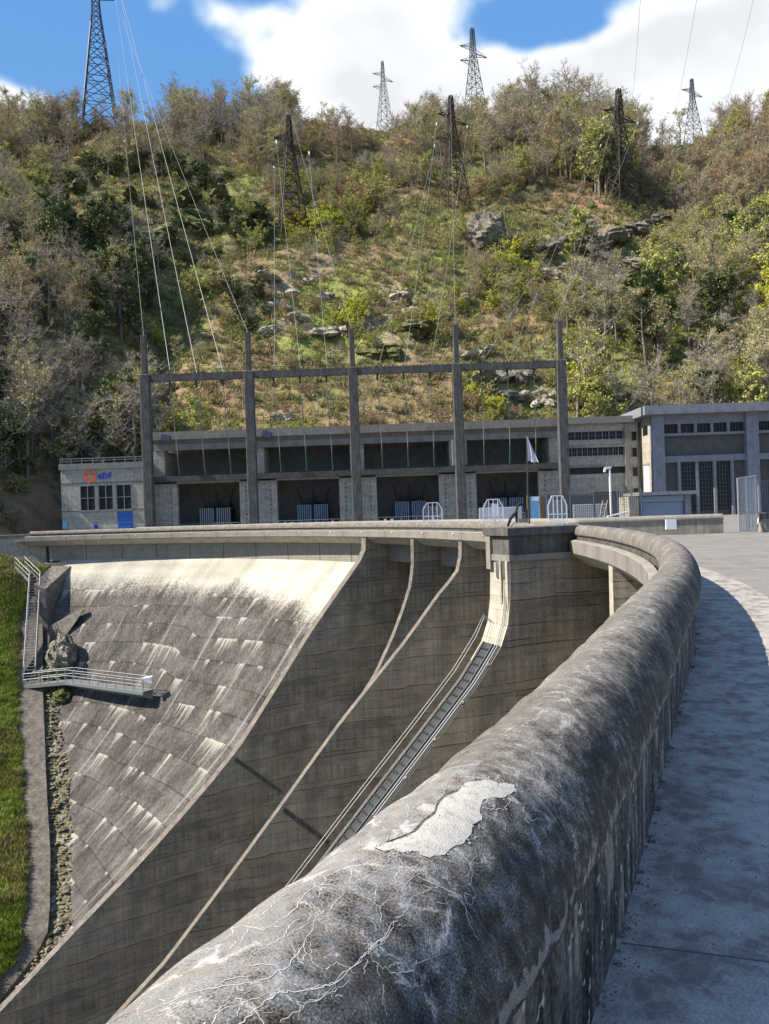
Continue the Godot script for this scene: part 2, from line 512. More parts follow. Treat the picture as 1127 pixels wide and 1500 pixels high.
# near coping section: grey, blackened and lichen-speckled, laced with white lime veins
func coping_material() -> StandardMaterial3D:
	var w := 1280
	var h := 640
	var cloud := field(w, h, 0.005, 61, 3)
	var blot := field(w, h, 0.03, 62, 4)
	var fine := field(w, h, 0.3, 63, 2)
	var veins := field(w, h, 0.006, 64, 1, FastNoiseLite.TYPE_CELLULAR, 60.0, FastNoiseLite.RETURN_DISTANCE2_SUB)
	var veins2 := field(w, h, 0.014, 66, 1, FastNoiseLite.TYPE_CELLULAR, 34.0, FastNoiseLite.RETURN_DISTANCE2_SUB)
	var mask := field(w, h, 0.007, 65, 2)
	var mask2 := field(w, h, 0.012, 67, 2)
	var out := PackedByteArray()
	var bump := PackedByteArray()
	out.resize(w * h * 3)
	bump.resize(w * h)
	for y in h:
		# y = 0 is the edge over the walkway, h the edge over the drop
		var side := float(y) / h
		for x in w:
			var i := y * w + x
			# black growth with shade painted in: walkway side dark, sunward side pale, grainy fade
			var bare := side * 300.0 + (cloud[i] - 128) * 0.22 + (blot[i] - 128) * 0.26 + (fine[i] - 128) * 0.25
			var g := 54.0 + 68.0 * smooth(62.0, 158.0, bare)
			g += (cloud[i] - 128) * 0.05 + (fine[i] - 128) * 0.20 + (blot[i] - 128) * 0.06
			# pale drip edge along the lower rim
			var rim := 0.020 + (blot[i] - 128) * 0.00022 + (mask[i] - 128) * 0.00016 - absf(side - 0.150 + (cloud[i] - 128) * 0.00014)
			if rim > 0.0:
				g = lerpf(g, 122.0 + (fine[i] - 128) * 0.4, minf(rim * 90.0, 0.85))
			# lichen spots, pale and dark
			var spot := blot[i] * 0.5 + fine[i] * 0.5
			if spot > 160:
				g += minf((spot - 160) * 1.0, 10.0)
			elif spot < 92:
				g -= minf((92 - spot) * 1.6, 26.0)
			var vein := 0.0
			var m1 := clampf((mask[i] - 96) / 24.0, 0, 1)
			var m2 := clampf((mask2[i] - 104) / 24.0, 0, 1)
			if veins[i] < 5:
				vein = clampf((5 - veins[i]) / 3.0, 0, 1) * m1
			if veins2[i] < 6:
				vein = maxf(vein, clampf((6 - veins2[i]) / 4.0, 0, 1) * m2 * 0.85)
			g = lerpf(g, 172.0 + (fine[i] - 128) * 0.2, vein * (0.3 if bare < 96.0 else 0.85))
			var warm := (blot[(i + 9000) % (w * h)] - 128) * 0.05
			out[i * 3] = clampi(int(g + 2 + warm), 10, 240); out[i * 3 + 1] = clampi(int(g), 10, 240); out[i * 3 + 2] = clampi(int(g - 3 - warm), 10, 240)
			bump[i] = clampi(int(110 + (fine[i] - 128) * 0.5 + (blot[i] - 128) * 0.4 + vein * 60), 0, 255)
	return textured("coping_near", tex(w, h, out), 0.0, 0.88, grey(w, h, bump), 0.12)

# the farther sections: grey-brown with fine cross streaks; u along (3 m), v across
func coping_far_material() -> StandardMaterial3D:
	var w := 1024
	var h := 512
	var cloud := field(w, h, 0.005, 71, 4)
	var blot := field(w, h, 0.04, 72, 4)
	var fine := field(w, h, 0.2, 73, 2)
	var cross := streaks(w, h, 512, 40, 0.12, 74, 4)
	var veins := field(w, h, 0.016, 75, 1, FastNoiseLite.TYPE_CELLULAR, 26.0, FastNoiseLite.RETURN_DISTANCE2_SUB)
	var out := PackedByteArray()
	out.resize(w * h * 3)
	for y in h:
		var side := float(y) / h
		for x in w:
			var i := y * w + x
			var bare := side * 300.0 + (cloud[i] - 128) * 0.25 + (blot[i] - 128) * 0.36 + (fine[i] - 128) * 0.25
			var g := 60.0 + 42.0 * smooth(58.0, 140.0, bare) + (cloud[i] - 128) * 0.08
			var rim := 0.017 + (blot[i] - 128) * 0.00022 + (cross[i] - 128) * 0.00016 - absf(side - 0.150 + (cloud[i] - 128) * 0.00014)
			if rim > 0.0:
				g = lerpf(g, 120.0, minf(rim * 80.0, 0.8))
			if veins[i] < 5 and cloud[i] > 118:
				g += 34.0
			g += (fine[i] - 128) * 0.15 + (blot[i] - 128) * 0.10 + (cross[i] - 128) * 0.06
			var lime := clampf((cross[i] * 0.6 + blot[i] * 0.5 + cloud[i] * 0.25 - 186) / 22.0, 0, 1) * clampf((fine[i] - 90) / 50.0, 0, 1)
			g = lerpf(g, 176.0, lime * 0.18)
			out[i * 3] = clampi(int(g + 4), 10, 240); out[i * 3 + 1] = clampi(int(g), 10, 240); out[i * 3 + 2] = clampi(int(g - 5), 10, 240)
	return textured("coping_far", tex(w, h, out), 0.0, 0.9, grey(w, h, fine), 0.1)

# walkway side of the parapet wall: black growth in vertical streaks, some bare runs; u along (4 m), v down
func wall_side_material() -> StandardMaterial3D:
	var w := 1024
	var h := 256
	var runs := streaks(w, h, 512, 10, 0.08, 81, 4)
	var broad := streaks(w, h, 128, 6, 0.05, 82, 3)
	var fine := field(w, h, 0.10, 83, 3)
	var blot := field(w, h, 0.03, 84, 3)
	var out := PackedByteArray()
	out.resize(w * h * 3)
	for y in h:
		for x in w:
			var i := y * w + x
			var g := 70.0 + (runs[i] - 128) * 0.36 + (broad[i] - 128) * 0.22 + (fine[i] - 128) * 0.3
			var bare := clampf((broad[i] + runs[i] * 0.5 - 236) / 20.0, 0, 1)
			g = lerpf(g, 128.0 + (fine[i] - 128) * 0.2, bare * 0.8)
			if blot[i] > 196 and fine[i] > 120:
				g = 165.0
			out[i * 3] = clampi(int(g + 3 + bare * 8), 8, 240); out[i * 3 + 1] = clampi(int(g), 8, 240); out[i * 3 + 2] = clampi(int(g - 4 - bare * 8), 8, 240)
	return textured("parapet_side", tex(w, h, out), 0.0, 0.92, grey(w, h, fine), 0.15)

func walk_material() -> StandardMaterial3D:
	var w := 1024
	var h := 1024
	var cloud := field(w, h, 0.005, 91, 5)
	var blot := field(w, h, 0.018, 92, 4)
	var fine := field(w, h, 0.14, 93, 3)
	var crack := field(w, h, 0.016, 94, 1, FastNoiseLite.TYPE_CELLULAR, 26.0, FastNoiseLite.RETURN_DISTANCE2_SUB)
	var long := streaks(w, h, 256, 64, 0.04, 95, 3)
	var out := PackedByteArray()
	out.resize(w * h * 3)
	for i in w * h:
		var q := (cloud[i] - 128) * 0.75 + (blot[i] - 128) * 0.35 + (long[i] - 128) * 0.2
		var g := 144.0 + clampf(q * 0.25, -10, 10) + (fine[i] - 128) * 0.18 + (blot[i] - 128) * 0.07
		if q < -8:
			g -= minf((-8 - q) * 0.45, 18.0) * (0.5 + fine[i] / 300.0)
			if crack[i] < 14 and q < -20:
				g += 14.0
		out[i * 3] = clampi(int(g + 2), 10, 245); out[i * 3 + 1] = clampi(int(g - 3), 10, 245); out[i * 3 + 2] = clampi(int(g - 7), 10, 245)
	return textured("walkway_concrete", tex(w, h, out), 2.6, 0.85, grey(w, h, fine), 0.08)

# ---------- sky ----------
func sky_image() -> ImageTexture:
	var w := 2048
	var h := 1024
	var out := PackedByteArray()
	out.resize(w * h * 3)
	var f := FastNoiseLite.new()
	f.seed = 7
	f.noise_type = FastNoiseLite.TYPE_SIMPLEX_SMOOTH
	f.frequency = 2.1
	f.fractal_octaves = 6
	f.fractal_gain = 0.52
	var g := FastNoiseLite.new()
	g.seed = 9
	g.frequency = 4.5
	g.fractal_octaves = 4
	# banks of cloud and gaps: azimuth, elevation, width, height in degrees, strength
	var banks := []
	for b in [[560, 50, 170, 75, 1.7], [650, 130, 240, 55, 1.6], [840, 140, 200, 60, 1.9], [1000, 120, 150, 80, 1.9], [1120, 70, 100, 100, 1.7], [440, 70, 70, 60, 0.8], [15, 140, 120, 44, 1.9], [262, 15, 30, 45, 0.8], [345, 25, 30, 34, 0.55], [925, 25, 70, 24, 0.8],
			[190, 70, 120, 75, -1.0], [775, 45, 115, 40, -1.6], [1050, 0, 50, 22, -1.2], [880, 60, 60, 26, -0.5], [330, 150, 46, 40, -0.4], [70, 30, 90, 70, -0.7]]:
		var az := atan((b[0] - 563.5) / F)
		var el := atan((750.0 - b[1]) / F * cos(az))
		banks.append([rad_to_deg(az), rad_to_deg(el), b[2] / F * 57.3 * cos(az), b[3] / F * 57.3 * 0.85, b[4]])
	for y in h:
		var el := (0.5 - (y + 0.5) / h) * PI
		var eld := rad_to_deg(el)
		for x in w:
			var i := (y * w + x) * 3
			if eld < -1.0:
				out[i] = 118; out[i + 1] = 116; out[i + 2] = 104
				continue
			var az := wrapf((x + 0.5) / w * TAU, -PI, PI)
			var d := Vector3(sin(az) * cos(el), sin(el) * 1.5, -cos(az) * cos(el))
			var n := f.get_noise_3dv(d)
			var c := n * 0.95 + 0.02
			var azd := rad_to_deg(az)
			if absf(azd) < 60.0:
				for b in banks:
					var p: float = (azd - b[0]) / b[2]
					var q: float = (eld - b[1]) / b[3]
					var e := p * p + q * q
					if e < 6.0:
						c += b[4] * 0.46 * exp(-e * 0.9)
			var a := smoothstep(0.02, 0.42, c + 0.34 * g.get_noise_3dv(d * 2.6))
			var thick := smoothstep(0.25, 0.95, c)
			var k := clampf(eld / 60.0, 0, 1)
			var r := lerpf(150, 76, sqrt(k)); var gg := lerpf(188, 130, sqrt(k)); var bb := lerpf(220, 198, sqrt(k))
			var sh := 236.0 - 22.0 * thick * clampf(0.5 + g.get_noise_3dv(d) * 1.8, 0, 1)
			out[i] = int(lerpf(r, sh - 4, a)); out[i + 1] = int(lerpf(gg, sh - 2, a)); out[i + 2] = int(lerpf(bb, sh + 3, a))
	return tex(w, h, out)

func _ready() -> void:
	# camera
	var cam := Camera3D.new()
	cam.name = "camera"
	add_child(cam)
	cam.position = Vector3(0, EYE, 0)
	cam.rotation = Vector3(0, 0, -ROLL)
	cam.fov = rad_to_deg(2.0 * atan(750.0 / F))
	cam.near = 0.1
	cam.far = 2500.0
	cam.current = true
	# sky, sun, exposure
	var env := Environment.new()
	var sky := Sky.new()
	var sm := PanoramaSkyMaterial.new()
	sm.panorama = sky_image()
	sky.sky_material = sm
	env.background_mode = Environment.BG_SKY
	env.sky = sky
	env.background_energy_multiplier = 0.68
	env.tonemap_mode = Environment.TONE_MAPPER_LINEAR
	env.tonemap_exposure = 1.95
	env.sdfgi_enabled = true
	env.ssao_enabled = true
	env.ssil_enabled = true
	var we := WorldEnvironment.new()
	we.name = "world_environment"
	we.environment = env
	add_child(we)
	var sun := DirectionalLight3D.new()
	sun.name = "sun"
	add_child(sun)
	var to_sun := Vector3(-0.95, 1.0, 0.10).normalized()
	sun.basis = Basis.looking_at(-to_sun, Vector3.UP)
	sun.light_color = Color(1.0, 0.955, 0.88)
	sun.light_energy = 1.6
	sun.light_angular_distance = 0.5
	sun.shadow_enabled = true

	print("sky ", Time.get_ticks_msec())
	make_materials()
	print("materials ", Time.get_ticks_msec())
	build_ground()
	build_dam()
	build_parapet()
	print("dam ", Time.get_ticks_msec())
	build_bank()
	build_grit()
	build_hall()
	build_lodge()
	build_middle()
	build_grey()
	build_yard()
	print("buildings ", Time.get_ticks_msec())
	build_hill()
	build_rocks()
	print("hill ", Time.get_ticks_msec())
	build_woods()
	build_lines()
	print("done ", Time.get_ticks_msec())

# ---------- ground, road, walkway ----------
func ring(mb: MB, r0: float, r1: float, y: float, t0: float, t1: float, step := 1.0, nr := 1) -> void:
	var rows := []
	var n := int(ceil((t1 - t0) / step))
	for i in n + 1:
		var t := lerpf(t0, t1, float(i) / n)
		var row := []
		for j in nr + 1:
			row.append(crest(lerpf(r1, r0, float(j) / nr), t, y))
		rows.append(row)
	mb.grid(rows)
func build_ground() -> void:
	var mb := MB.new()
	ring(mb, 1.5, 75.0, -0.05, -75, 82, 1.5, 6)
	setting("road", mb, M.asphalt)
	mb = MB.new()
	ring(mb, 0.12, 1.5, 0.0, -75, 82, 1.0)
	var rows := []
	for i in 158:
		rows.append([crest(1.5, -75.0 + i, 0.0), crest(1.5, -75.0 + i, -0.2)])
	mb.grid(rows)
	var wk := setting("walkway", mb, M.walk)
	# cross joints of the walkway slabs: narrow dark grooves filled with mastic
	for t in [-43.0, -36.0, -28.45, -21.5, -14.5, -7.5]:
		var jb := MB.new()
		jb.bar(crest(0.2, t, -0.009), crest(1.49, t + 0.25, -0.009), 0.007, 0.022)
		part(wk, "slab_joint", jb, M.joint_fill)
	# valley floor far below the dam
	mb = MB.new()
	mb.quad(V(-260, -46, -40), V(60, -46, -40), V(60, -46, 140), V(-260, -46, 140))
	setting("valley_floor", mb, M.rock)

# ---------- dam ----------
const FACE := [[-1.3, -2.1], [-0.95, -2.55], [0.2, -3.4], [1.2, -4.4], [3.8, -6.9], [6.4, -10.2], [9.4, -13.7], [13.3, -17.2], [17.3, -20.4], [20.6, -22.8], [24.2, -25.7], [30.0, -30.0], [38.0, -37.0]]
const NOSE_WIDE := [[0.0, -0.12], [0.05, -1.0], [0.25, -1.5], [1.0, -2.35], [2.4, -3.9], [4.7, -6.5], [7.2, -9.7], [10.0, -13.2], [13.9, -16.8], [17.8, -20.0], [21.0, -22.4], [24.7, -25.3], [30.5, -29.6], [38.0, -36.2]]
const NOSE_THIRD := [[0.0, -0.12], [0.05, -1.1], [0.3, -1.9], [1.4, -3.0], [3.6, -5.6], [7.3, -9.5], [10.6, -13.4], [16.9, -20.6], [18.6, -22.1], [26.0, -29.0], [34.0, -37.0]]
const NOSE_SLIM := [[0.0, -0.12], [0.03, -1.9], [0.3, -3.2], [0.8, -4.5], [1.6, -6.2], [2.9, -8.5], [6.5, -13.0], [12.0, -19.5], [20.0, -28.0], [28.0, -36.5]]
const NOSE_STAIR := [[0.0, -0.1], [0.0, -0.65], [0.01, -1.38], [0.1, -2.1], [0.24, -2.82], [0.51, -3.27], [0.9, -3.77], [1.48, -4.49], [2.32, -5.33], [3.41, -6.42], [5.24, -8.22], [10.0, -13.0], [18.0, -21.0], [32.0, -35.0]]

func profile(src: Array, n: int) -> Array:
	# evenly spaced points (run, height, length) along a softened outline
	var c := Curve2D.new()
	for k in src.size():
		var p := Vector2(src[k][0], src[k][1])
		var a := Vector2(src[maxi(k - 1, 0)][0], src[maxi(k - 1, 0)][1])
		var b := Vector2(src[mini(k + 1, src.size() - 1)][0], src[mini(k + 1, src.size() - 1)][1])
		var t := (b - a).normalized()
		var l0 := p.distance_to(a) * 0.33
		var l1 := p.distance_to(b) * 0.33
		c.add_point(p, -t * l0, t * l1)
	var out := []
	var l := c.get_baked_length()
	for i in n + 1:
		var q := c.sample_baked(l * i / n)
		out.append(Vector3(q.x, q.y, l * i / n))
	return out

# a radial guide wall between two angles: lit nose strip, two sides
func guide_wall(dam: Node3D, outline: Array, r0: float, ta: float, tb: float, back: float, called: String, skew := 0.0, edge := "concrete_edge") -> void:
	var p := profile(outline, 60)
	var half := (tb - ta) / 2
	var mid := (ta + tb) / 2
	var thick := deg_to_rad(tb - ta) * r0
	var axis := radial(mid + skew)
	var across := axis.cross(Vector3.UP).normalized()    # towards smaller angles, the near side
	var root := pol(r0, mid, 0)
	var near := []
	var far := []
	var un := []
	var nose := []
	var nuv := []
	for q in p:
		var a: Vector3 = root - axis * q.x + Vector3.UP * q.y
		var b: Vector3 = root + axis * (back - r0) + Vector3.UP * q.y
		var o := across * thick / 2
		near.append([a + o, b + o]); far.append([b - o, a - o])
		un.append([Vector2(-q.x / 8.0, -q.y / 8.0), Vector2((back - r0) / 8.0, -q.y / 8.0)])
		nose.append([a - o, a + o])
		nuv.append([Vector2(0, q.z / 8.0), Vector2(thick / 8.0, q.z / 8.0)])
	var s := MB.new()
	s.grid(flip(near), flip(un), true)
	s.grid(flip(far), flip(un), true)
	# the sides stand as one part, the sloping edge as another
	var body := part(dam, called, s, M.boards)
	var e := MB.new()
	e.grid(flip(nose), flip(nuv))
	if edge == "stair":
		e = MB.new()
		e.grid(flip(nose.slice(0, 6)), flip(nuv.slice(0, 6)))
		part(body, "clean_nose", e, M.concrete_pale)
		e = MB.new()
		e.grid(flip(nose.slice(5)), flip(nuv.slice(5)))
		part(body, "sloping_edge", e, M.concrete_edge)
	else:
		part(body, "sloping_edge", e, M[edge])
func flip(rows: Array) -> Array:
	var o := rows.duplicate()
	o.reverse()
	return o

func build_dam() -> void:
	var dam := thing("arch_dam", "large curved grey concrete dam with stained spillway face and radial guide walls", "dam", pol(54, 30, -40))
	# spillway face at the far side
	var p := profile(FACE, 70)
	var rows := []
	var uvs := []
	var nt := 64
	var total: float = p[70].z
	for q in p:
		var row := []
		var uu := []
		for j in nt + 1:
			var t := lerpf(33.0, 76.5, float(j) / nt)
			row.append(pol(53.2 - q.x, t, q.y))
			uu.append(Vector2(1.0 - (t - 33.0) / 43.5, q.z / total))
		rows.append(row); uvs.append(uu)
	var mb := MB.new()
	mb.grid(rows, uvs)
	# joints in u run from the guide wall (u = 1) to the far bank (u = 0)
	part(dam, "spillway_face", mb, M.face)
	# upright wall under the crest, and the corbel that carries the deck
	mb = MB.new()
	rows = []
	uvs = []
	for yy in [-0.62, -2.2]:
		var row := []
		var uu := []
		for j in nt + 1:
			var t := lerpf(33.0, 78.0, float(j) / nt)
			row.append(pol(54.5, t, yy)); uu.append(Vector2(deg_to_rad(t) * 54.5, yy))
		rows.append(row); uvs.append(uu)
	mb.grid(rows, uvs)
	part(dam, "upright_wall", mb, M.concrete)
	# upright joints between the wall's casting bays, narrow grooves of dark mastic
	for k in 9:
		var t := 36.5 + k * 4.6
		var jb := MB.new()
		jb.bar(pol(54.49, t, -0.6), pol(54.49, t, -2.15), 0.05, 0.03)
		part(dam, "wall_joint", jb, M.concrete_dark)
	# walls of the spillway bays
	guide_wall(dam, NOSE_WIDE, 53.2, 32.1, 32.75, 62.0, "guide_wall")
	guide_wall(dam, NOSE_SLIM, 53.2, 24.75, 25.2, 62.0, "guide_wall")
	guide_wall(dam, NOSE_THIRD, 53.2, 17.25, 17.75, 62.0, "guide_wall")
	guide_wall(dam, NOSE_STAIR, 50.63, STAIR_MID - STAIR_W / 2, STAIR_MID + STAIR_W / 2, 57.0, "guide_wall", STAIR_SKEW, "stair")
	guide_wall(dam, [[0, -0.1], [0.02, -2.0], [0.15, -3.4], [0.3, -6.0], [0.5, -12.0]], 53.35, -6.6, -5.9, 56.0, "bracket_pier", 0.0, "concrete_pale")
	guide_wall(dam, [[0, -0.1], [0.02, -2.0], [0.15, -3.4], [0.3, -6.0], [0.5, -12.0]], 53.35, -15.6, -14.9, 56.0, "bracket_pier")
	# lintels over the two gate bays, gates behind, chute floors
	for b in [[17.75, 24.75], [25.2, 32.1]]:
		var l := MB.new()
		var rr := []
		for yy in [-0.5, -1.95]:
			var row := []
			for j in 7:
				row.append(pol(55.2, lerpf(b[0], b[1], j / 6.0), yy))
			rr.append(row)
		l.grid(rr)
		rr = []
		for r in [55.2, 56.0]:
			var row := []
			for j in 7:
				row.append(pol(r, lerpf(b[0], b[1], j / 6.0), -1.95))
			rr.append(row)
		l.grid(rr)
		part(dam, "lintel", l, M.concrete)
		var g := MB.new()
		rr = []
		for k in 9:
			var row := []
			for j in 7:
				row.append(pol(57.4 + 0.9 * sin(k / 8.0 * PI), lerpf(b[0], b[1], j / 6.0), lerpf(-1.0, -8.6, k / 8.0)))
			rr.append(row)
		g.grid(rr)
		part(dam, "spillway_gate", g, M.concrete_dark)
		var c := MB.new()
		rr = []
		for q in profile([[-6.0, -8.5], [-4.0, -8.8], [-1.0, -10.5], [4.0, -16.0], [12.0, -25.5], [24.0, -38.0], [34, -46]], 30):
			var row := []
			for j in 5:
				row.append(pol(53.2 - q.x, lerpf(b[0], b[1], j / 4.0), q.y))
			rr.append(row)
		c.grid(rr)
		part(dam, "chute_floor", c, M.concrete)
	# plain wall between the third guide wall and the stair wall, and under the near crest
	for b in [[0.5, 17.25, 55.2], [-60.0, 0.4, 55.2]]:
		var l := MB.new()
		var rr := []
		var uu := []
		for q in [[0.0, -0.5], [0.0, -12.0], [3.0, -30.0], [8.0, -46.0]]:
			var row := []
			var ur := []
			for j in 41:
				var t := lerpf(b[0], b[1], j / 40.0)
				row.append(pol(b[2] - q[0], t, q[1])); ur.append(Vector2(deg_to_rad(t) * 54.0 / 8.0, -q[1] / 8.0))
			rr.append(row); uu.append(ur)
		l.grid(rr, uu)
		part(dam, "dam_wall", l, M.boards)
	# deck edge: band, lip and corbel, in one sweep round the crest
	deck_edge(dam, 2.6, 80.0)
	deck_edge(dam, -62.0, 0.9)
	# drain spouts through the deck band
	for i in 16:
		var t := 4.5 + i * 4.7
		var sp := MB.new()
		sp.tube([crest(-0.36, t, 0.30), crest(-0.50, t, 0.28)], 0.045, 0.045, 8)
		part(dam, "drain_spout", sp, M.white_paint)
	# projecting platform over the stair wall
	platform(dam)
	# diagonal pour lines on the guide walls: proud ribs where the old forms met
	for a in [[[345, 1112], [412, 1160], 32.05], [[415, 1185], [482, 1235], 17.2]]:
		var e := MB.new()
		e.bar(on_radial(a[0][0], a[0][1], a[2]), on_radial(a[1][0], a[1][1], a[2]), 0.12, 0.22)
		part(dam, "construction_joint", e, M.concrete_dark)

# where the line of sight to a picture spot meets the upright plane of a radius
func on_radial(px: float, py: float, t: float) -> Vector3:
	var o := Vector3(0, EYE, 0)
	var d := (at(px, py, 1.0) - o)
	var c := pol(0, 0, 0)
	var nrm := radial(t).cross(Vector3.UP)
	var k := (c - o).dot(nrm) / d.dot(nrm)
	return o + d * k

func deck_edge(dam: Node3D, t0: float, t1: float) -> void:
	var sec := [[-0.28, 0.45], [-0.43, 0.42], [-0.45, 0.40], [-0.41, -0.04], [-0.39, -0.07], [-0.33, -0.08], [-0.33, -0.13], [0.30, -0.55], [0.86, -0.64]]
	var n := int((t1 - t0) / 0.75)
	for half in [[0, 4, "deck_band", "band"], [4, 9, "corbel", "concrete_pale"]]:
		var rows := []
		var uvs := []
		for k in range(half[0], half[1] + (1 if half[0] == 0 else 0)):
			var row := []
			var uu := []
			for j in n + 1:
				var t := lerpf(t0, t1, float(j) / n)
				row.append(crest(sec[k][0], t, sec[k][1])); uu.append(Vector2(deg_to_rad(t) * RP, sec[k][1]))
			rows.append(row); uvs.append(uu)
		var mb := MB.new()
		# hard edges between the faces: one strip per face
		for k in rows.size() - 1:
			mb.grid([rows[k], rows[k + 1]], [uvs[k], uvs[k + 1]])
		part(dam, half[2], mb, M.concrete if half[3] == "band" else M.concrete_pale)

func platform(dam: Node3D) -> void:
	var axis := radial(STAIR_MID + STAIR_SKEW)
	var across := axis.cross(Vector3.UP).normalized()
	var root := pol(50.63, STAIR_MID, 0)
	# a box in the stair wall's own axes: u inwards from the nose, w towards the near side
	var f := func(u0: float, u1: float, w0: float, w1: float, y0: float, y1: float) -> MB:
		var m := MB.new()
		m.box(root + axis * (u0 + u1) / 2 + across * (w0 + w1) / 2 + Vector3.UP * (y0 + y1) / 2, Vector3(u1 - u0, y1 - y0, w1 - w0), Basis(axis, Vector3.UP, axis.cross(Vector3.UP)))
		return m
	var body := part(dam, "platform", f.call(-0.02, 3.25, -0.72, 0.72, 0.0, 0.70), M.concrete_dark)
	part(body, "soffit_band", f.call(-0.07, 3.2, -0.78, 0.78, -0.22, 0.0), M.concrete)
	part(body, "coping", f.call(-0.16, 3.25, -0.88, 0.88, 0.70, 0.97), M.concrete_dark)
	part(body, "corner_post", f.call(-0.12, 0.2, -0.75, -0.45, -0.55, 0.70), M.concrete)
	part(body, "bracket", f.call(-0.05, 0.5, -0.2, 0.45, -0.85, -0.22), M.concrete_dark)
	# shadowed slot down the nose, between two ribs
	part(body, "rib", f.call(-0.10, 0.02, 0.52, 0.66, -2.3, -0.22), M.concrete_pale)
	part(body, "rib", f.call(-0.10, 0.02, 0.10, 0.22, -1.75, -0.22), M.concrete_pale)

# ---------- parapet ----------
func build_parapet() -> void:
	var par := thing("parapet_wall", "long curved concrete parapet with thick rounded weathered coping beside walkway", "wall", crest(0, -25, 0))
	# wall: walkway side and outer side
	var t0 := -62.0
	var t1 := 80.0
	var n := 284
	var inside := [[], []]
	var iu := [[], []]
	var outside := [[], []]
	for j in n + 1:
		var t := lerpf(t0, t1, float(j) / n)
		inside[0].append(crest(0.2, t, 0.82)); inside[1].append(crest(0.185, t, -0.06))
		iu[0].append(Vector2(deg_to_rad(t) * RP / 4.0, 0)); iu[1].append(Vector2(deg_to_rad(t) * RP / 4.0, 0.97))
		outside[0].append(crest(-0.2, t, 0.80)); outside[1].append(crest(-0.2, t, 0.40))
	var mb := MB.new()
	mb.grid([inside[1], inside[0]], [iu[1], iu[0]])
	part(par, "wall", mb, M.wall_side)
	mb = MB.new()
	mb.grid(outside)
	part(par, "outer_wall", mb, M.concrete_dark)
	# coping: near section, then the far ones
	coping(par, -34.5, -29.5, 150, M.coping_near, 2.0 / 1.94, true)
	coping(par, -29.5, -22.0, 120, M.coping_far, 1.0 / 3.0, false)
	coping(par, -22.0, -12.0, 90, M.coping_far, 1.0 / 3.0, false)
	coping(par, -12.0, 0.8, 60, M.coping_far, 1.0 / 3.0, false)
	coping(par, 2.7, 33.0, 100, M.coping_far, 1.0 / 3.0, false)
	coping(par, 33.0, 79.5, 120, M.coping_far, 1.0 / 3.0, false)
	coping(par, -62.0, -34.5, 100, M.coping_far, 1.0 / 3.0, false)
	spall(par)
	veins(par)
const CA := 0.276
const CB := 0.306
const CY := 0.662
func coping_point(t: float, phi: float, lift := 0.0) -> Vector3:
	# phi 0: walkway side, 180: over the drop; undercut a little below the widest point
	var a := deg_to_rad(phi)
	var wob := 0.004 * sin(t * 9.0 + phi * 0.05) + 0.003 * sin(t * 23.0 - phi * 0.03)
	return crest((CA + lift + wob) * cos(a), t, CY + (CB + lift + wob) * sin(a) * (1.0 if sin(a) >= 0 else 0.45))
func coping(par: Node3D, t0: float, t1: float, n: int, mat: Material, rate: float, near: bool) -> void:
	var rows := []
	var uvs := []
	var m := 44
	for i in n + 1:
		var t := lerpf(t0, t1, float(i) / n)
		var row := []
		var uu := []
		for j in m + 1:
			var phi := lerpf(-38.0, 218.0, float(j) / m)
			row.append(coping_point(t, phi))
			uu.append(Vector2((deg_to_rad(t - t0) * RP) * (1.0 / 2.4 if near else rate), float(j) / m))
		rows.append(row); uvs.append(uu)
	var mb := MB.new()
	mb.grid(flip(rows), flip(uvs))
	part(par, "coping_section", mb, mat)
const SPALL := [[-30.16, 90.9], [-30.12, 88.7], [-30.07, 86.0], [-30.02, 84.5], [-29.96, 85.5], [-29.9, 84.0], [-29.84, 87.5], [-29.78, 88.0], [-29.73, 85.0], [-29.68, 86.1], [-29.65, 81.0], [-29.62, 77.9], [-29.6, 71.0], [-29.56, 64.8], [-29.58, 62.3], [-29.66, 64.3], [-29.69, 69.0], [-29.73, 71.6], [-29.78, 69.0], [-29.82, 64.7], [-29.87, 66.0], [-29.91, 63.8], [-29.96, 62.9], [-30.02, 66.0], [-30.06, 65.6], [-30.12, 70.6], [-30.11, 75.0], [-30.14, 78.6], [-30.15, 82.0], [-30.17, 85.2]]
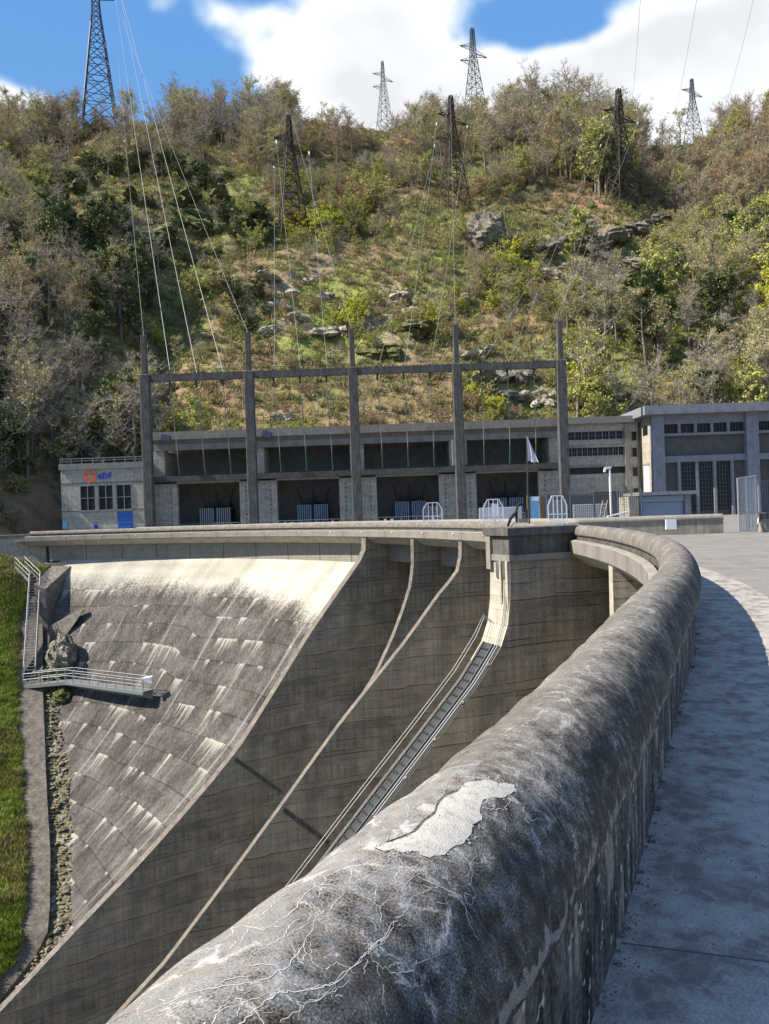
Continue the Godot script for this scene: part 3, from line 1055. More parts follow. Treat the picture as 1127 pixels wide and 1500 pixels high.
func spall(par: Node3D) -> void:
	# bare white mortar where the dark skin has come away
	var poly := PackedVector2Array()
	var k := SPALL.size()
	rng.seed = 3
	for i in k:
		var a := Vector2(SPALL[i][0] * 100.0, SPALL[i][1])
		var b := Vector2(SPALL[(i + 1) % k][0] * 100.0, SPALL[(i + 1) % k][1])
		for s in 4:
			poly.append(a.lerp(b, s / 4.0) + Vector2(rng.randf_range(-0.5, 0.5), rng.randf_range(-0.35, 0.35)))
	var mb := MB.new()
	# fill with small cells, so that it follows the round surface
	var x := -3020.0
	while x < -2950.0:
		var y := 58.0
		while y < 94.0:
			var cell := PackedVector2Array([Vector2(x, y), Vector2(x + 2.0, y), Vector2(x + 2.0, y + 1.5), Vector2(x, y + 1.5)])
			for c in Geometry2D.intersect_polygons(cell, poly):
				var id := Geometry2D.triangulate_polygon(c)
				for q in range(0, id.size(), 3):
					var p := []
					for z in 3:
						var g: Vector2 = c[id[q + z]]
						p.append(coping_point(g.x / 100.0, g.y, 0.0014 + 0.0008 * sin(g.x * 0.9 + g.y * 2.1)))
					var nr := coping_normal(c[id[q]].x / 100.0, c[id[q]].y)
					if (p[1] - p[0]).cross(p[2] - p[0]).dot(nr) > 0.0:
						p = [p[0], p[2], p[1]]
					mb.v.append_array([p[0], p[1], p[2]]); mb.n.append_array([nr, nr, nr]); mb.uv.append_array([Vector2.ZERO, Vector2.ZERO, Vector2.ZERO])
			y += 1.5
		x += 2.0
	tag(part(par, "bare_patch", mb, M.spall), "white bare mortar patch broken out of the coping")
	# crumbs and flakes of the same mortar round its edge
	var cr := MB.new()
	for i in 90:
		var e: Array = SPALL[rng.randi() % k]
		var o := Vector2(e[0] * 100.0 + rng.randfn(0.0, 1.6), e[1] + rng.randfn(0.0, 2.2))
		var r := rng.randf_range(0.12, 0.5)
		var a0 := rng.randf() * TAU
		var last := Vector2.ZERO
		for z in 6:
			var a := a0 + TAU * z / 5.0
			var q := o + Vector2(cos(a) * 1.0, sin(a) * 1.4) * r * rng.randf_range(0.6, 1.3)
			if z > 0:
				var n0 := coping_normal(o.x / 100.0, o.y)
				var t0 := coping_point(o.x / 100.0, o.y, 0.003); var t1 := coping_point(last.x / 100.0, last.y, 0.0012); var t2 := coping_point(q.x / 100.0, q.y, 0.0012)
				if (t1 - t0).cross(t2 - t0).dot(n0) < 0.0:
					cr.tri(t0, t2, t1)
				else:
					cr.tri(t0, t1, t2)
			last = q
	tag(part(par, "mortar_crumbs", cr, M.spall), "", "", "", "stuff")
	# raised lip of the old skin along the upper edge: dark open crack
	for seg in [[1, 8], [28, 30]]:
		var line := []
		for i in range(seg[0], seg[1] + 1):
			var s: Array = SPALL[i % k]
			line.append(coping_point(s[0], s[1] + 1.2, 0.002))
		var c := MB.new()
		c.tube(line, 0.0014, 0.0007, 5)
		part(par, "crack", c, M.black)

# lime veins: thin raised crusts along old cracks of the near coping section
const VEINS := [[6, -30.82, 105, -30.77, 97.6, -30.73, 88.9, -30.69, 79.6, -30.67, 78.5, -30.61, 76.9, -30.53, 79.8, -30.46, 83.7, -30.44, 81.9, -30.37, 82.9], [6, -30.53, 117.5, -30.55, 97.4, -30.48, 93.3, -30.4, 96.4, -30.37, 94.8, -30.35, 83.1, -30.35, 74.3, -30.35, 68.6, -30.38, 64.3], [6, -30.77, 72.3, -30.73, 72.2, -30.68, 71.8, -30.66, 69.4, -30.6, 64.2, -30.57, 61.3, -30.5, 61, -30.46, 60.3, -30.41, 59.2], [4, -30.72, 63.8, -30.68, 63.3, -30.62, 61.3, -30.57, 60.9], [7, -30.32, 98, -30.27, 95.5, -30.28, 90, -30.33, 84.9], [3, -30.38, 92.5, -30.41, 88.4, -30.44, 85.6], [4, -30.33, 84.9, -30.28, 81.9, -30.23, 80.3], [5, -30.84, 97.8, -30.81, 95, -30.76, 91.6], [3, -30.74, 79.5, -30.71, 79.1, -30.69, 78.2], [4, -30.16, 70.6, -30.19, 67.1, -30.26, 67.6, -30.29, 64.1], [7, -30.2, 65.9, -30.18, 59.1, -30.15, 51.2, -30.15, 45.4, -30.17, 39.9, -30.17, 33.6], [5, -30.46, 60.7, -30.41, 59.5, -30.35, 61.3, -30.32, 60.1, -30.27, 62.7, -30.23, 61.4, -30.18, 57.8], [4, -30.35, 69, -30.32, 68.6, -30.28, 65.7], [3, -29.81, 65.9, -29.84, 61.5, -29.88, 58.6, -29.93, 61.7], [4, -29.95, 57.3, -29.98, 54.9, -30.01, 55.5, -30.03, 51.6, -30.07, 50, -30.08, 45.4, -30.12, 43.9], [3, -29.98, 64.8, -30.02, 62.3, -30.1, 61, -30.13, 58.1], [3, -29.56, 63, -29.46, 67.9, -29.37, 63.7, -29.32, 54.2, -29.37, 50.4, -29.44, 51.4, -29.53, 59], [3, -29.52, 58, -29.49, 50.6, -29.48, 41.2, -29.48, 33.3], [3, -29.63, 63.2, -29.62, 56, -29.57, 50.2], [3, -29.58, 69.9, -29.51, 74.5, -29.5, 79.4], [3, -29.54, 103.2, -29.59, 95.8, -29.61, 89.8, -29.65, 86.6], [5, -29.64, 46.6, -29.6, 45.1, -29.58, 42.7], [5, -30.47, 57.4, -30.46, 52.4, -30.44, 47.9, -30.41, 46, -30.36, 45.1, -30.3, 41.4], [6, -30.62, 65.1, -30.58, 61.8, -30.49, 60, -30.46, 60.5, -30.38, 59.4, -30.35, 61.5], [5, -30.64, 62.6, -30.59, 59.8, -30.54, 58.4], [4, -30.78, 82.2, -30.75, 77.6, -30.7, 74.1, -30.66, 73.6], [3, -30.33, 38.3, -30.32, 33.7, -30.32, 30], [4, -29.01, 64.2, -29.07, 60.1, -29.13, 60.7]]
func coping_normal(t: float, phi: float) -> Vector3:
	var a := deg_to_rad(phi)
	return (radial(t) * cos(a) / CA + Vector3.UP * sin(a) / CB).normalized()
func vein(mb: MB, pts: Array, w0: float, w1: float) -> void:
	# pts: Vector2(angle x 100, phi); a ragged ribbon lying on the surface
	var fine := []
	for i in pts.size() - 1:
		for s in 5:
			var f := s / 5.0
			fine.append((pts[i] as Vector2).lerp(pts[i + 1], f) + Vector2(rng.randf_range(-0.35, 0.35), rng.randf_range(-0.7, 0.7)))
	fine.append(pts[pts.size() - 1])
	var last := []
	for i in fine.size():
		var c: Vector2 = fine[i]
		var p := coping_point(c.x / 100.0, c.y, 0.0007)
		var a: Vector2 = fine[maxi(i - 1, 0)]; var b: Vector2 = fine[mini(i + 1, fine.size() - 1)]
		var d := (coping_point(b.x / 100.0, b.y) - coping_point(a.x / 100.0, a.y)).normalized()
		var nrm := coping_normal(c.x / 100.0, c.y)
		var w := lerpf(w0, w1, float(i) / fine.size()) * rng.randf_range(0.45, 1.35) * 0.5
		var s := d.cross(nrm).normalized() * w
		var row := [p - s, p + s, nrm]
		if last.size():
			mb.smooth4(last[0], last[1], row[1], row[0], last[2], last[2], nrm, nrm)
		last = row
func veins(par: Node3D) -> void:
	rng.seed = 12
	var mb := MB.new()
	for v in VEINS:
		var pts := []
		for k in range(1, v.size(), 2):
			pts.append(Vector2(v[k] * 100.0, v[k + 1]))
		var w: float = v[0] * 0.0003
		vein(mb, pts, w, w * 0.5)
		# hair branches
		for b in 1 + pts.size() / 3:
			var o: Vector2 = pts[rng.randi_range(0, pts.size() - 1)]
			var dir := Vector2(rng.randf_range(-1, 1) * 4.0, rng.randf_range(-1, 1) * 7.0)
			vein(mb, [o, o + dir * 0.5 + Vector2(rng.randf_range(-1, 1), rng.randf_range(-2, 2)), o + dir], w * 0.45, w * 0.2)
	# small crusts elsewhere on the section
	for i in 170:
		var o := Vector2(rng.randf_range(-3110, -2955), rng.randf_range(45, 140))
		var dir := Vector2(rng.randf_range(-1, 1) * 5.0, rng.randf_range(-1, 1) * 7.0)
		vein(mb, [o, o + dir * 0.5 + Vector2(rng.randf_range(-0.7, 0.7), rng.randf_range(-1, 1)), o + dir], 0.0014, 0.0006)
	for i in 46:
		var pts := [Vector2(rng.randf_range(-3110, -2960), rng.randf_range(62, 135))]
		var dir := Vector2(rng.randf_range(-1, 1), rng.randf_range(-1, 1)).normalized()
		for z in rng.randi_range(3, 6):
			dir = dir.rotated(rng.randf_range(-0.7, 0.7))
			pts.append(pts[z] + dir * Vector2(2.6, 4.0))
		vein(mb, pts, rng.randf_range(0.0012, 0.0026), 0.0007)
	tag(part(par, "lime_veins", mb, M.lime), "", "", "", "stuff")

# ---------- the bank beside the spillway face ----------
const BANK := [[838, 81.0, 102, 78, 74], [855, 77.5, 98, 62, 52], [880, 76.0, 90, 62, 36], [905, 75.3, 85, 62, 26], [940, 73.5, 85, 63, 24], [985, 70.4, 95, 63, 23], [1010, 69.4, 92, 63, 24], [1085, 64.5, 105, 66, 26], [1120, 61.9, 116, 67, 27], [1180, 58.0, 118, 70, 30], [1250, 53.5, 122, 74, 33], [1330, 48.5, 124, 73, 31], [1365, 47.0, 112, 70, 27], [1400, 46.4, 66, 52, 20], [1470, 44.8, 4, -4, -30], [1570, 42.0, -85, -95, -130], [1750, 38.0, -230, -240, -290]]
func build_bank() -> void:
	var stone := []
	var path := []
	var side := []
	var lawn := []
	var nz := FastNoiseLite.new()
	nz.seed = 4
	nz.frequency = 0.35
	var secs := []
	for k in BANK.size() - 1:
		for s in 5:
			var a: Array = BANK[k]
			var b: Array = BANK[k + 1]
			var q := []
			for z in 5:
				q.append(lerpf(a[z], b[z], s / 5.0))
			secs.append(q)
	secs.append(BANK[BANK.size() - 1])
	for q in secs:
		var b := at(q[2], q[0], q[1]) + Vector3(0.5, -0.55, 0)
		var s1 := at(q[3], q[0], q[1]) + Vector3(0, -0.5, 0)
		var row := []
		for j in 7:
			var p: Vector3 = b.lerp(s1, j / 6.0)
			row.append(p + Vector3(0, nz.get_noise_2d(p.x * 3.0, p.z * 3.0) * 0.28 - 5.0 * smoothstep(73.0, 76.0, q[1]), 0))
		stone.append(row)
		var e0 := at(q[3], q[0], q[1])
		var e1 := at(q[4], q[0], q[1]) + Vector3(0, 0.1, 0)
		path.append([e0, e0.lerp(e1, 0.5), e1])
		side.append([e0 + Vector3(0, -0.9, 0), e0])
		var g := []
		for o in [[0.0, -0.3], [-0.4, 0.25], [-1.2, 0.9], [-2.4, 1.5], [-4.5, 2.6], [-7.0, 4.4], [-11.0, 7.0], [-18.0, 11.5], [-30.0, 18.0], [-60.0, 34.0]]:
			var p: Vector3 = e1 + Vector3(o[0], o[1] * lerpf(0.45, 0.55, smoothstep(74.0, 79.0, q[1])), 0)
			g.append(p + Vector3(0, nz.get_noise_2d(p.x * 0.7, p.z * 0.7) * 0.7 * minf(-o[0], 1.0), 0))
		lawn.append(g)
	var mb := MB.new()
	mb.grid(flip(flip_cols(stone)))
	setting("stone_pitching", mb, M.stones)
	mb = MB.new()
	mb.grid(flip(flip_cols(path))); mb.grid(side)
	setting("bank_path", mb, M.concrete_bank)
	mb = MB.new()
	mb.grid(flip(flip_cols(lawn)))
	setting("grass_bank", mb, M.grass_ground)
	bank_stones(stone)
	bank_grass(lawn)
	# wing wall under the crest's end
	var wing := thing("wing_wall", "pale streaked concrete wing wall above the grass bank at the crest's end", "wall", at(40, 822, 84.0))
	var w := MB.new()
	w.span(V(-58.0, -6.5, 88.0), Vector3(at(68, 800, 83.2).x, 0.35, -83.2))
	part(wing, "wall", w, M.concrete_pale)
	w = MB.new()
	w.span(V(-58.0, 0.35, 88.2), Vector3(at(69, 800, 83.0).x, 0.62, -83.0))
	part(wing, "coping", w, M.concrete_dark)
	# landing with a rail over the head of the training wall
	var land := thing("railed_landing", "small concrete landing with thin pipe rails under the crest's end", "landing", at(92, 826, 82.0))
	w = MB.new()
	w.span(at(74, 823.5, 83.0), at(112, 828, 81.0))
	part(land, "slab", w, M.concrete)
	for py in [814.0, 818.5]:
		w = MB.new()
		w.tube([at(74, py + 3.0, 81.2), at(80, py, 81.2), at(110, py - 1.0, 81.2)], 0.03)
		part(land, "rail", w, M.steel)
	for px in [76.0, 88.0, 99.0, 110.0]:
		w = MB.new()
		w.tube([at(px, 824, 81.2), at(px, 814, 81.2)], 0.025)
		part(land, "post", w, M.steel)
	w = MB.new()
	w.span(at(112, 797, 83.5), at(117, 828, 82.4))
	part(land, "jamb", w, M.concrete_dark)
	# training wall: pale top, dark side towards the face
	var tw := thing("training_wall", "short concrete wall with pale top and dark shaded side beside spillway face", "wall", at(85, 880, 77.0))
	w = MB.new()
	var ta := at(104, 829, 80.6); var tb := at(66, 863, 75.2); var tc := at(50, 856, 75.2); var td := at(76, 829, 80.6)
	w.quad(td, tc, tb, ta)
	part(tw, "top", w, M.concrete_edge)
	w = MB.new()
	var da := at(107, 832, 80.4) + Vector3(0, -4.5, 0); var db := at(72, 918, 74.6) + Vector3(0, -2, 0)
	w.quad(tb, db, da, ta); w.quad(tc, at(56, 925, 74.8), db, tb)
	part(tw, "side", w, M.concrete_edge)
	# deflector fin standing on the face
	var fin := thing("deflector_fin", "dark triangular concrete fin standing on the edge of the spillway face", "fin", at(98, 922, 74.0))
	w = MB.new()
	var fa := at(70, 919, 74.3); var fb := at(124, 892, 74.2); var fc := at(99, 928, 73.6); var fd := Vector3(0, 0.1, -0.5)
	w.tri(fa, fc, fb); w.quad(fa, fb, fb + fd, fa + fd)
	w.quad(fa + Vector3(0, -1.4, 0), fc + Vector3(0, -1.2, 0), fc, fa); w.tri(fb + fd, fc + fd, fa + fd)
	part(fin, "fin", w, M.concrete_edge)
	# outcrop beside the face
	outcrop("mossy_outcrop", "lichen-grey rock outcrop with moss cushion between stair and spillway face", at(92, 962, 71.3), Vector3(1.5, 2.0, 2.0), M.rock, 77)
	outcrop("low_boulder", "low dark boulder under the steel gangway beside the stone strip", at(92, 1020, 68.8), Vector3(0.9, 0.8, 1.0), M.rock_mossy, 78)
	build_stair()

func flip_cols(rows: Array) -> Array:
	var o := []
	for r in rows:
		var q: Array = r.duplicate()
		q.reverse()
		o.append(q)
	return o

# a rough lump of rock
func rock_mesh(sd: int, size: Vector3, rings := 11, sides := 15) -> ArrayMesh:
	var nz := FastNoiseLite.new()
	nz.seed = sd
	nz.frequency = 0.9
	nz.fractal_octaves = 4
	var cell := FastNoiseLite.new()
	cell.seed = sd + 1
	cell.noise_type = FastNoiseLite.TYPE_CELLULAR
	cell.frequency = 1.1
	cell.cellular_return_type = FastNoiseLite.RETURN_DISTANCE
	var rows := []
	for i in rings + 1:
		var a := PI * i / rings
		var row := []
		for j in sides + 1:
			var b := TAU * (j % sides) / sides
			var d := Vector3(sin(a) * cos(b), cos(a), sin(a) * sin(b))
			var k := 1.0 + (0.45 if rings < 16 else 0.3) * nz.get_noise_3dv(d * 1.5) + (0.55 if rings < 16 else 0.28) * cell.get_noise_3dv(d * 2.2) + (0.0 if rings < 16 else 0.16 * nz.get_noise_3dv(d * 5.0))
			row.append(d * size * k)
		rows.append(row)
	var mb := MB.new()
	mb.grid(flip_cols(rows), [], true)
	return mb.mesh()
func outcrop(called: String, label: String, where: Vector3, size: Vector3, mat: Material, sd: int, group := "") -> void:
	var o := piece(self, numbered(called), rock_mesh(sd, size, 22, 30), mat, where)
	o.rotation.y = sd * 0.7
	tag(o, label, "rock", group)

# larger pitching stones set in the strip: countless small ones, joined
func bank_stones(rows: Array) -> void:
	rng.seed = 21
	var mm := MultiMesh.new()
	mm.transform_format = MultiMesh.TRANSFORM_3D
	mm.mesh = rock_mesh(5, Vector3(0.14, 0.07, 0.16), 5, 7)
	mm.instance_count = 5200
	for i in 5200:
		var k := rng.randi_range(20, rows.size() - 2)
		var j := rng.randi_range(0, 5)
		var p: Vector3 = rows[k][j].lerp(rows[k + 1][j + 1], rng.randf()) + Vector3(rng.randf_range(-0.2, 0.2), 0, rng.randf_range(-0.4, 0.4))
		mm.set_instance_transform(i, Transform3D(Basis(Vector3.UP, rng.randf() * TAU).scaled(Vector3.ONE * rng.randf_range(0.6, 1.5)), p))
	var o := MultiMeshInstance3D.new()
	o.name = "pitching_stones"
	o.multimesh = mm
	o.material_override = M.stones
	add_child(o)
	tag(o, "small rough stones set in the strip beside the spillway face", "stones", "", "stuff")

func tuft_mesh(sd: int, n: int, h: float, spread: float, cols: Array) -> ArrayMesh:
	rng.seed = sd
	var mb := MB.new()
	mb.use_col = true
	for i in n:
		var a := rng.randf() * TAU
		var r := spread * sqrt(rng.randf())
		var b := Vector3(cos(a) * r, 0, sin(a) * r)
		var top := b + Vector3(rng.randf_range(-0.6, 0.6), rng.randf_range(0.5, 1.0), rng.randf_range(-0.6, 0.6)) * h
		var wv := Vector3(rng.randf_range(-1, 1), 0, rng.randf_range(-1, 1)).normalized() * h * 0.09
		mb.ink = (cols[rng.randi() % cols.size()] as Color) * rng.randf_range(0.75, 1.25)
		mb.tri(b - wv, b + wv, top)
	return mb.mesh()
func bank_grass(rows: Array) -> void:
	rng.seed = 22
	grass_patch(rows, "bank_grass", "green grass covering the bank beside the dam", 31, [Color(0.19, 0.27, 0.035), Color(0.25, 0.32, 0.05), Color(0.28, 0.29, 0.08), Color(0.09, 0.12, 0.025)], 4200, 0.0)
	grass_patch(rows, "dry_bank_grass", "yellowed grass and weeds in patches on the bank beside the dam", 37, [Color(0.36, 0.33, 0.12), Color(0.30, 0.27, 0.10), Color(0.22, 0.24, 0.06), Color(0.12, 0.11, 0.05)], 3500, 1.0)
func grass_patch(rows: Array, called: String, label: String, sd: int, cols: Array, n: int, patchy: float) -> void:
	var mm := MultiMesh.new()
	mm.transform_format = MultiMesh.TRANSFORM_3D
	mm.mesh = tuft_mesh(sd, 40, 0.38 + 0.12 * patchy, 0.4, cols)
	var nz := FastNoiseLite.new()
	nz.seed = 6
	nz.frequency = 0.16
	rng.seed = sd + 2
	var ts := []
	var tries := 0
	while ts.size() < n and tries < n * 12:
		tries += 1
		var k := rng.randi_range(0, rows.size() - 12)
		var j := rng.randi_range(0, 6)
		var p: Vector3 = (rows[k][j] as Vector3).lerp(rows[k + 1][j], rng.randf()).lerp((rows[k][j + 1] as Vector3).lerp(rows[k + 1][j + 1], rng.randf()), rng.randf())
		var v := nz.get_noise_2d(p.x, p.z)
		if (patchy > 0.5 and v < 0.05) or (patchy < 0.5 and v > 0.22):
			continue
		ts.append(Transform3D(Basis(Vector3.UP, rng.randf() * TAU).scaled(Vector3.ONE * rng.randf_range(0.5, 1.4)), p))
	mm.instance_count = ts.size()
	for i in ts.size():
		mm.set_instance_transform(i, ts[i])
	var o := MultiMeshInstance3D.new()
	o.name = called
	o.multimesh = mm
	o.material_override = M.foliage
	add_child(o)
	tag(o, label, "grass", "", "stuff")

func build_stair() -> void:
	var st := thing("steel_stairway", "narrow galvanised steel stairway running down the bank path", "stairs", at(45, 1000, 70.2))
	var pts := [at(33, 833, 79.2), at(30, 838, 78.6), at(52, 860, 76.4), at(44, 1001, 70.0)]
	for k in [1, 2]:
		var a: Vector3 = pts[k]; var b: Vector3 = pts[k + 1]
		var along := (b - a)
		var flat := Vector3(along.x, 0, along.z).normalized()
		var sidev := flat.cross(Vector3.UP) * 0.48
		a += Vector3(0, 0.5, 0); b += Vector3(0, 0.5, 0)
		for s in [-1.0, 1.0]:
			var w := MB.new()
			w.bar(a + sidev * s, b + sidev * s, 0.07, 0.26)
			part(st, "stringer", w, M.steel)
			var r := MB.new()
			r.tube([a + sidev * s + Vector3.UP * 1.0, b + sidev * s + Vector3.UP * 1.0], 0.035)
			r.tube([a + sidev * s + Vector3.UP * 0.55, b + sidev * s + Vector3.UP * 0.55], 0.025)
			part(st, "handrail", r, M.steel)
			var n := 3 if k == 1 else 8
			for i in n:
				var q := MB.new()
				var f: Vector3 = a.lerp(b, i / float(n - 1)) + sidev * s
				q.tube([f, f + Vector3.UP], 0.028)
				part(st, "baluster", q, M.steel)
		var steps := int(absf(along.y) / 0.24)
		for i in steps:
			var q := MB.new()
			var c: Vector3 = a.lerp(b, (i + 0.5) / steps)
			q.box(c, Vector3(0.9, 0.05, 0.26), Basis(sidev.normalized(), Vector3.UP, sidev.normalized().cross(Vector3.UP)))
			part(st, "step", q, M.steel)
	# gangway out over the face
	var gw := thing("steel_gangway", "galvanised steel gangway with railings reaching out over the stained face", "gangway", at(120, 1000, 68.0))
	var path := [at(40, 1003, 70.0), at(103, 997, 68.8), at(217, 1012, 63.2)]
	for k in 2:
		var a: Vector3 = path[k]; var b: Vector3 = path[k + 1]
		var flat := Vector3(b.x - a.x, 0, b.z - a.z).normalized()
		var sv := flat.cross(Vector3.UP) * 0.5
		var w := MB.new()
		w.bar(a, b, 1.0, 0.06)
		part(gw, "grating", w, M.steel)
		for s in [-1.0, 1.0]:
			w = MB.new()
			w.bar(a + sv * s + Vector3.DOWN * 0.12, b + sv * s + Vector3.DOWN * 0.12, 0.07, 0.26)
			part(gw, "beam", w, M.steel)
			for h in [0.55, 1.05]:
				w = MB.new()
				w.tube([a + sv * s + Vector3.UP * h, b + sv * s + Vector3.UP * h], 0.03)
				part(gw, "rail", w, M.steel)
			var n := 6 if k == 0 else 10
			for i in n:
				var f: Vector3 = a.lerp(b, i / float(n - 1)) + sv * s
				w = MB.new()
				w.tube([f, f + Vector3.UP * 1.05], 0.028)
				part(gw, "post", w, M.steel)
		if k == 1:
			for i in 9:
				w = MB.new()
				var f0: Vector3 = a.lerp(b, i / 9.0) + sv * -1.0 + Vector3.DOWN * 0.5
				var f1: Vector3 = a.lerp(b, (i + 0.93) / 9.0) + sv * -1.0 + Vector3.DOWN * 0.5
				w.bar(f0, f1, 0.05, 0.5)
				part(gw, "skirt_panel", w, M.steel)
	var e := MB.new()
	e.bar(path[2] + Vector3(-0.3, 0.9, 0), path[2] + Vector3(0.4, 1.0, 0), 0.6, 0.35)
	part(gw, "instrument_box", e, M.white_paint)
	# pipes and rungs of the steep stair on the sloping edge of the stair wall
	var ss := thing("pipe_ladder", "steep pipe-railed ladder following the sloping edge of the nearest guide wall", "ladder", pol(50.5, 1.6, -3.0))
	var p := profile(NOSE_STAIR, 60)
	for o in [[1.2, 0.4, 0.016, 5], [1.05, 0.6, 0.016, 5], [0.30, 0.06, 0.016, 0], [0.14, 0.06, 0.016, 0]]:
		var line := []
		if o[3] > 0:
			line.append(stair_spot(p[3], o[0], 0.0)); line.append(stair_spot(p[3], o[0], o[1] * 0.8)); line.append(stair_spot(p[4], o[0], o[1]))
		for i in range(o[3] if o[3] > 0 else 1, 46 if o[3] > 0 else 14):
			line.append(stair_spot(p[i], o[0], o[1]))
		var w := MB.new()
		w.tube(line, o[2])
		part(ss, "pipe", w, M.steel)
	for o in [1.12, 0.48]:
		var line := []
		for i in range(4, 46):
			line.append(stair_spot(p[i], o, 0.06))
		var w := MB.new()
		w.tube(line, 0.035, 0.035, 4)
		part(ss, "stringer", w, M.dark_steel)
	var tray := MB.new()
	var rows := []
	for i in range(4, 46):
		rows.append([stair_spot(p[i], 1.28, 0.03), stair_spot(p[i], 0.03, 0.03)])
	tray.grid(flip(rows))
	part(ss, "tray", tray, M.dark_steel)
	for i in 90:
		var f := 4.3 + i * 0.42
		var q: Vector3 = (p[int(f)] as Vector3).lerp(p[int(f) + 1], f - int(f))
		var w := MB.new()
		w.bar(stair_spot(q, 0.5, 0.05), stair_spot(q, 1.1, 0.05), 0.10, 0.03)
		part(ss, "tread", w, M.dark_steel)
	for i in 14:
		var w := MB.new()
		var c := stair_spot(p[5 + i * 2], 0.06, 0.06)
		w.box(c, Vector3(0.1, 0.07, 0.1))
		part(ss, "bracket", w, M.concrete_pale)
# a place on the stair wall's edge: q along it, u metres from the near side, up from the surface
func stair_spot(q: Vector3, u: float, up: float) -> Vector3:
	var axis := radial(STAIR_MID + STAIR_SKEW)
	var across := axis.cross(Vector3.UP).normalized()
	var thick := deg_to_rad(STAIR_W) * 50.63
	return pol(50.63, STAIR_MID, 0) - axis * (q.x + up * 0.75) + Vector3.UP * (q.y + up * 0.66) + across * (thick / 2 - u)
const STAIR_MID := -0.07
const STAIR_W := 1.584
const STAIR_SKEW := 23.0

# several broken lumps grown together
func crag_mesh(sd: int) -> ArrayMesh:
	var r := RandomNumberGenerator.new()
	r.seed = sd
	var st := SurfaceTool.new()
	for i in 5:
		var m := rock_mesh(sd * 7 + i, Vector3(r.randf_range(0.5, 1.0), r.randf_range(0.3, 0.6), r.randf_range(0.45, 0.8)), 7, 9)
		st.append_from(m, 0, Transform3D(Basis.from_euler(Vector3(r.randf_range(-0.4, 0.4), r.randf() * TAU, r.randf_range(-0.4, 0.4))), Vector3(r.randf_range(-0.95, 0.95), r.randf_range(-0.25, 0.3), r.randf_range(-0.6, 0.6))))
	return st.commit()
# loose grit on the walkway, thickest along the foot of the parapet
func build_grit() -> void:
	rng.seed = 71
	var mm := MultiMesh.new()
	mm.transform_format = MultiMesh.TRANSFORM_3D
	mm.mesh = rock_mesh(9, Vector3(0.005, 0.003, 0.005), 4, 6)
	mm.instance_count = 1500
	for i in 1500:
		var near := rng.randf() < 0.55
		var rho := 0.2 + absf(rng.randfn(0.0, 0.05)) if near else rng.randf_range(0.22, 1.4)
		var t := -32.0 + 14.0 * pow(rng.randf(), 1.5)
		mm.set_instance_transform(i, Transform3D(Basis(Vector3.UP, rng.randf() * TAU).scaled(Vector3.ONE * rng.randf_range(0.4, 1.6)), crest(rho, t, 0.001)))
	var o := MultiMeshInstance3D.new()
	o.name = "walkway_grit"
	o.multimesh = mm
	o.material_override = M.rock
	add_child(o)
	tag(o, "dark grit and crumbs scattered on the walkway along the parapet", "grit", "", "stuff")
	# moss and tiny weeds in the corner between wall and walkway
	mm = MultiMesh.new()
	mm.transform_format = MultiMesh.TRANSFORM_3D
	mm.mesh = tuft_mesh(77, 26, 0.011, 0.014, [Color(0.03, 0.03, 0.018), Color(0.045, 0.045, 0.022), Color(0.025, 0.02, 0.015)])
	rng.seed = 78
	mm.instance_count = 160
	for i in 160:
		mm.set_instance_transform(i, Transform3D(Basis(Vector3.UP, rng.randf() * TAU).scaled(Vector3.ONE * rng.randf_range(0.5, 1.6)), crest(0.19 + rng.randf() * 0.02, -32.0 + 22.0 * pow(rng.randf(), 1.4), 0.0)))
	o = MultiMeshInstance3D.new()
	o.name = "corner_moss"
	o.multimesh = mm
	o.material_override = M.foliage
	add_child(o)
	tag(o, "dark moss growing in the corner between parapet and walkway", "moss", "", "stuff")

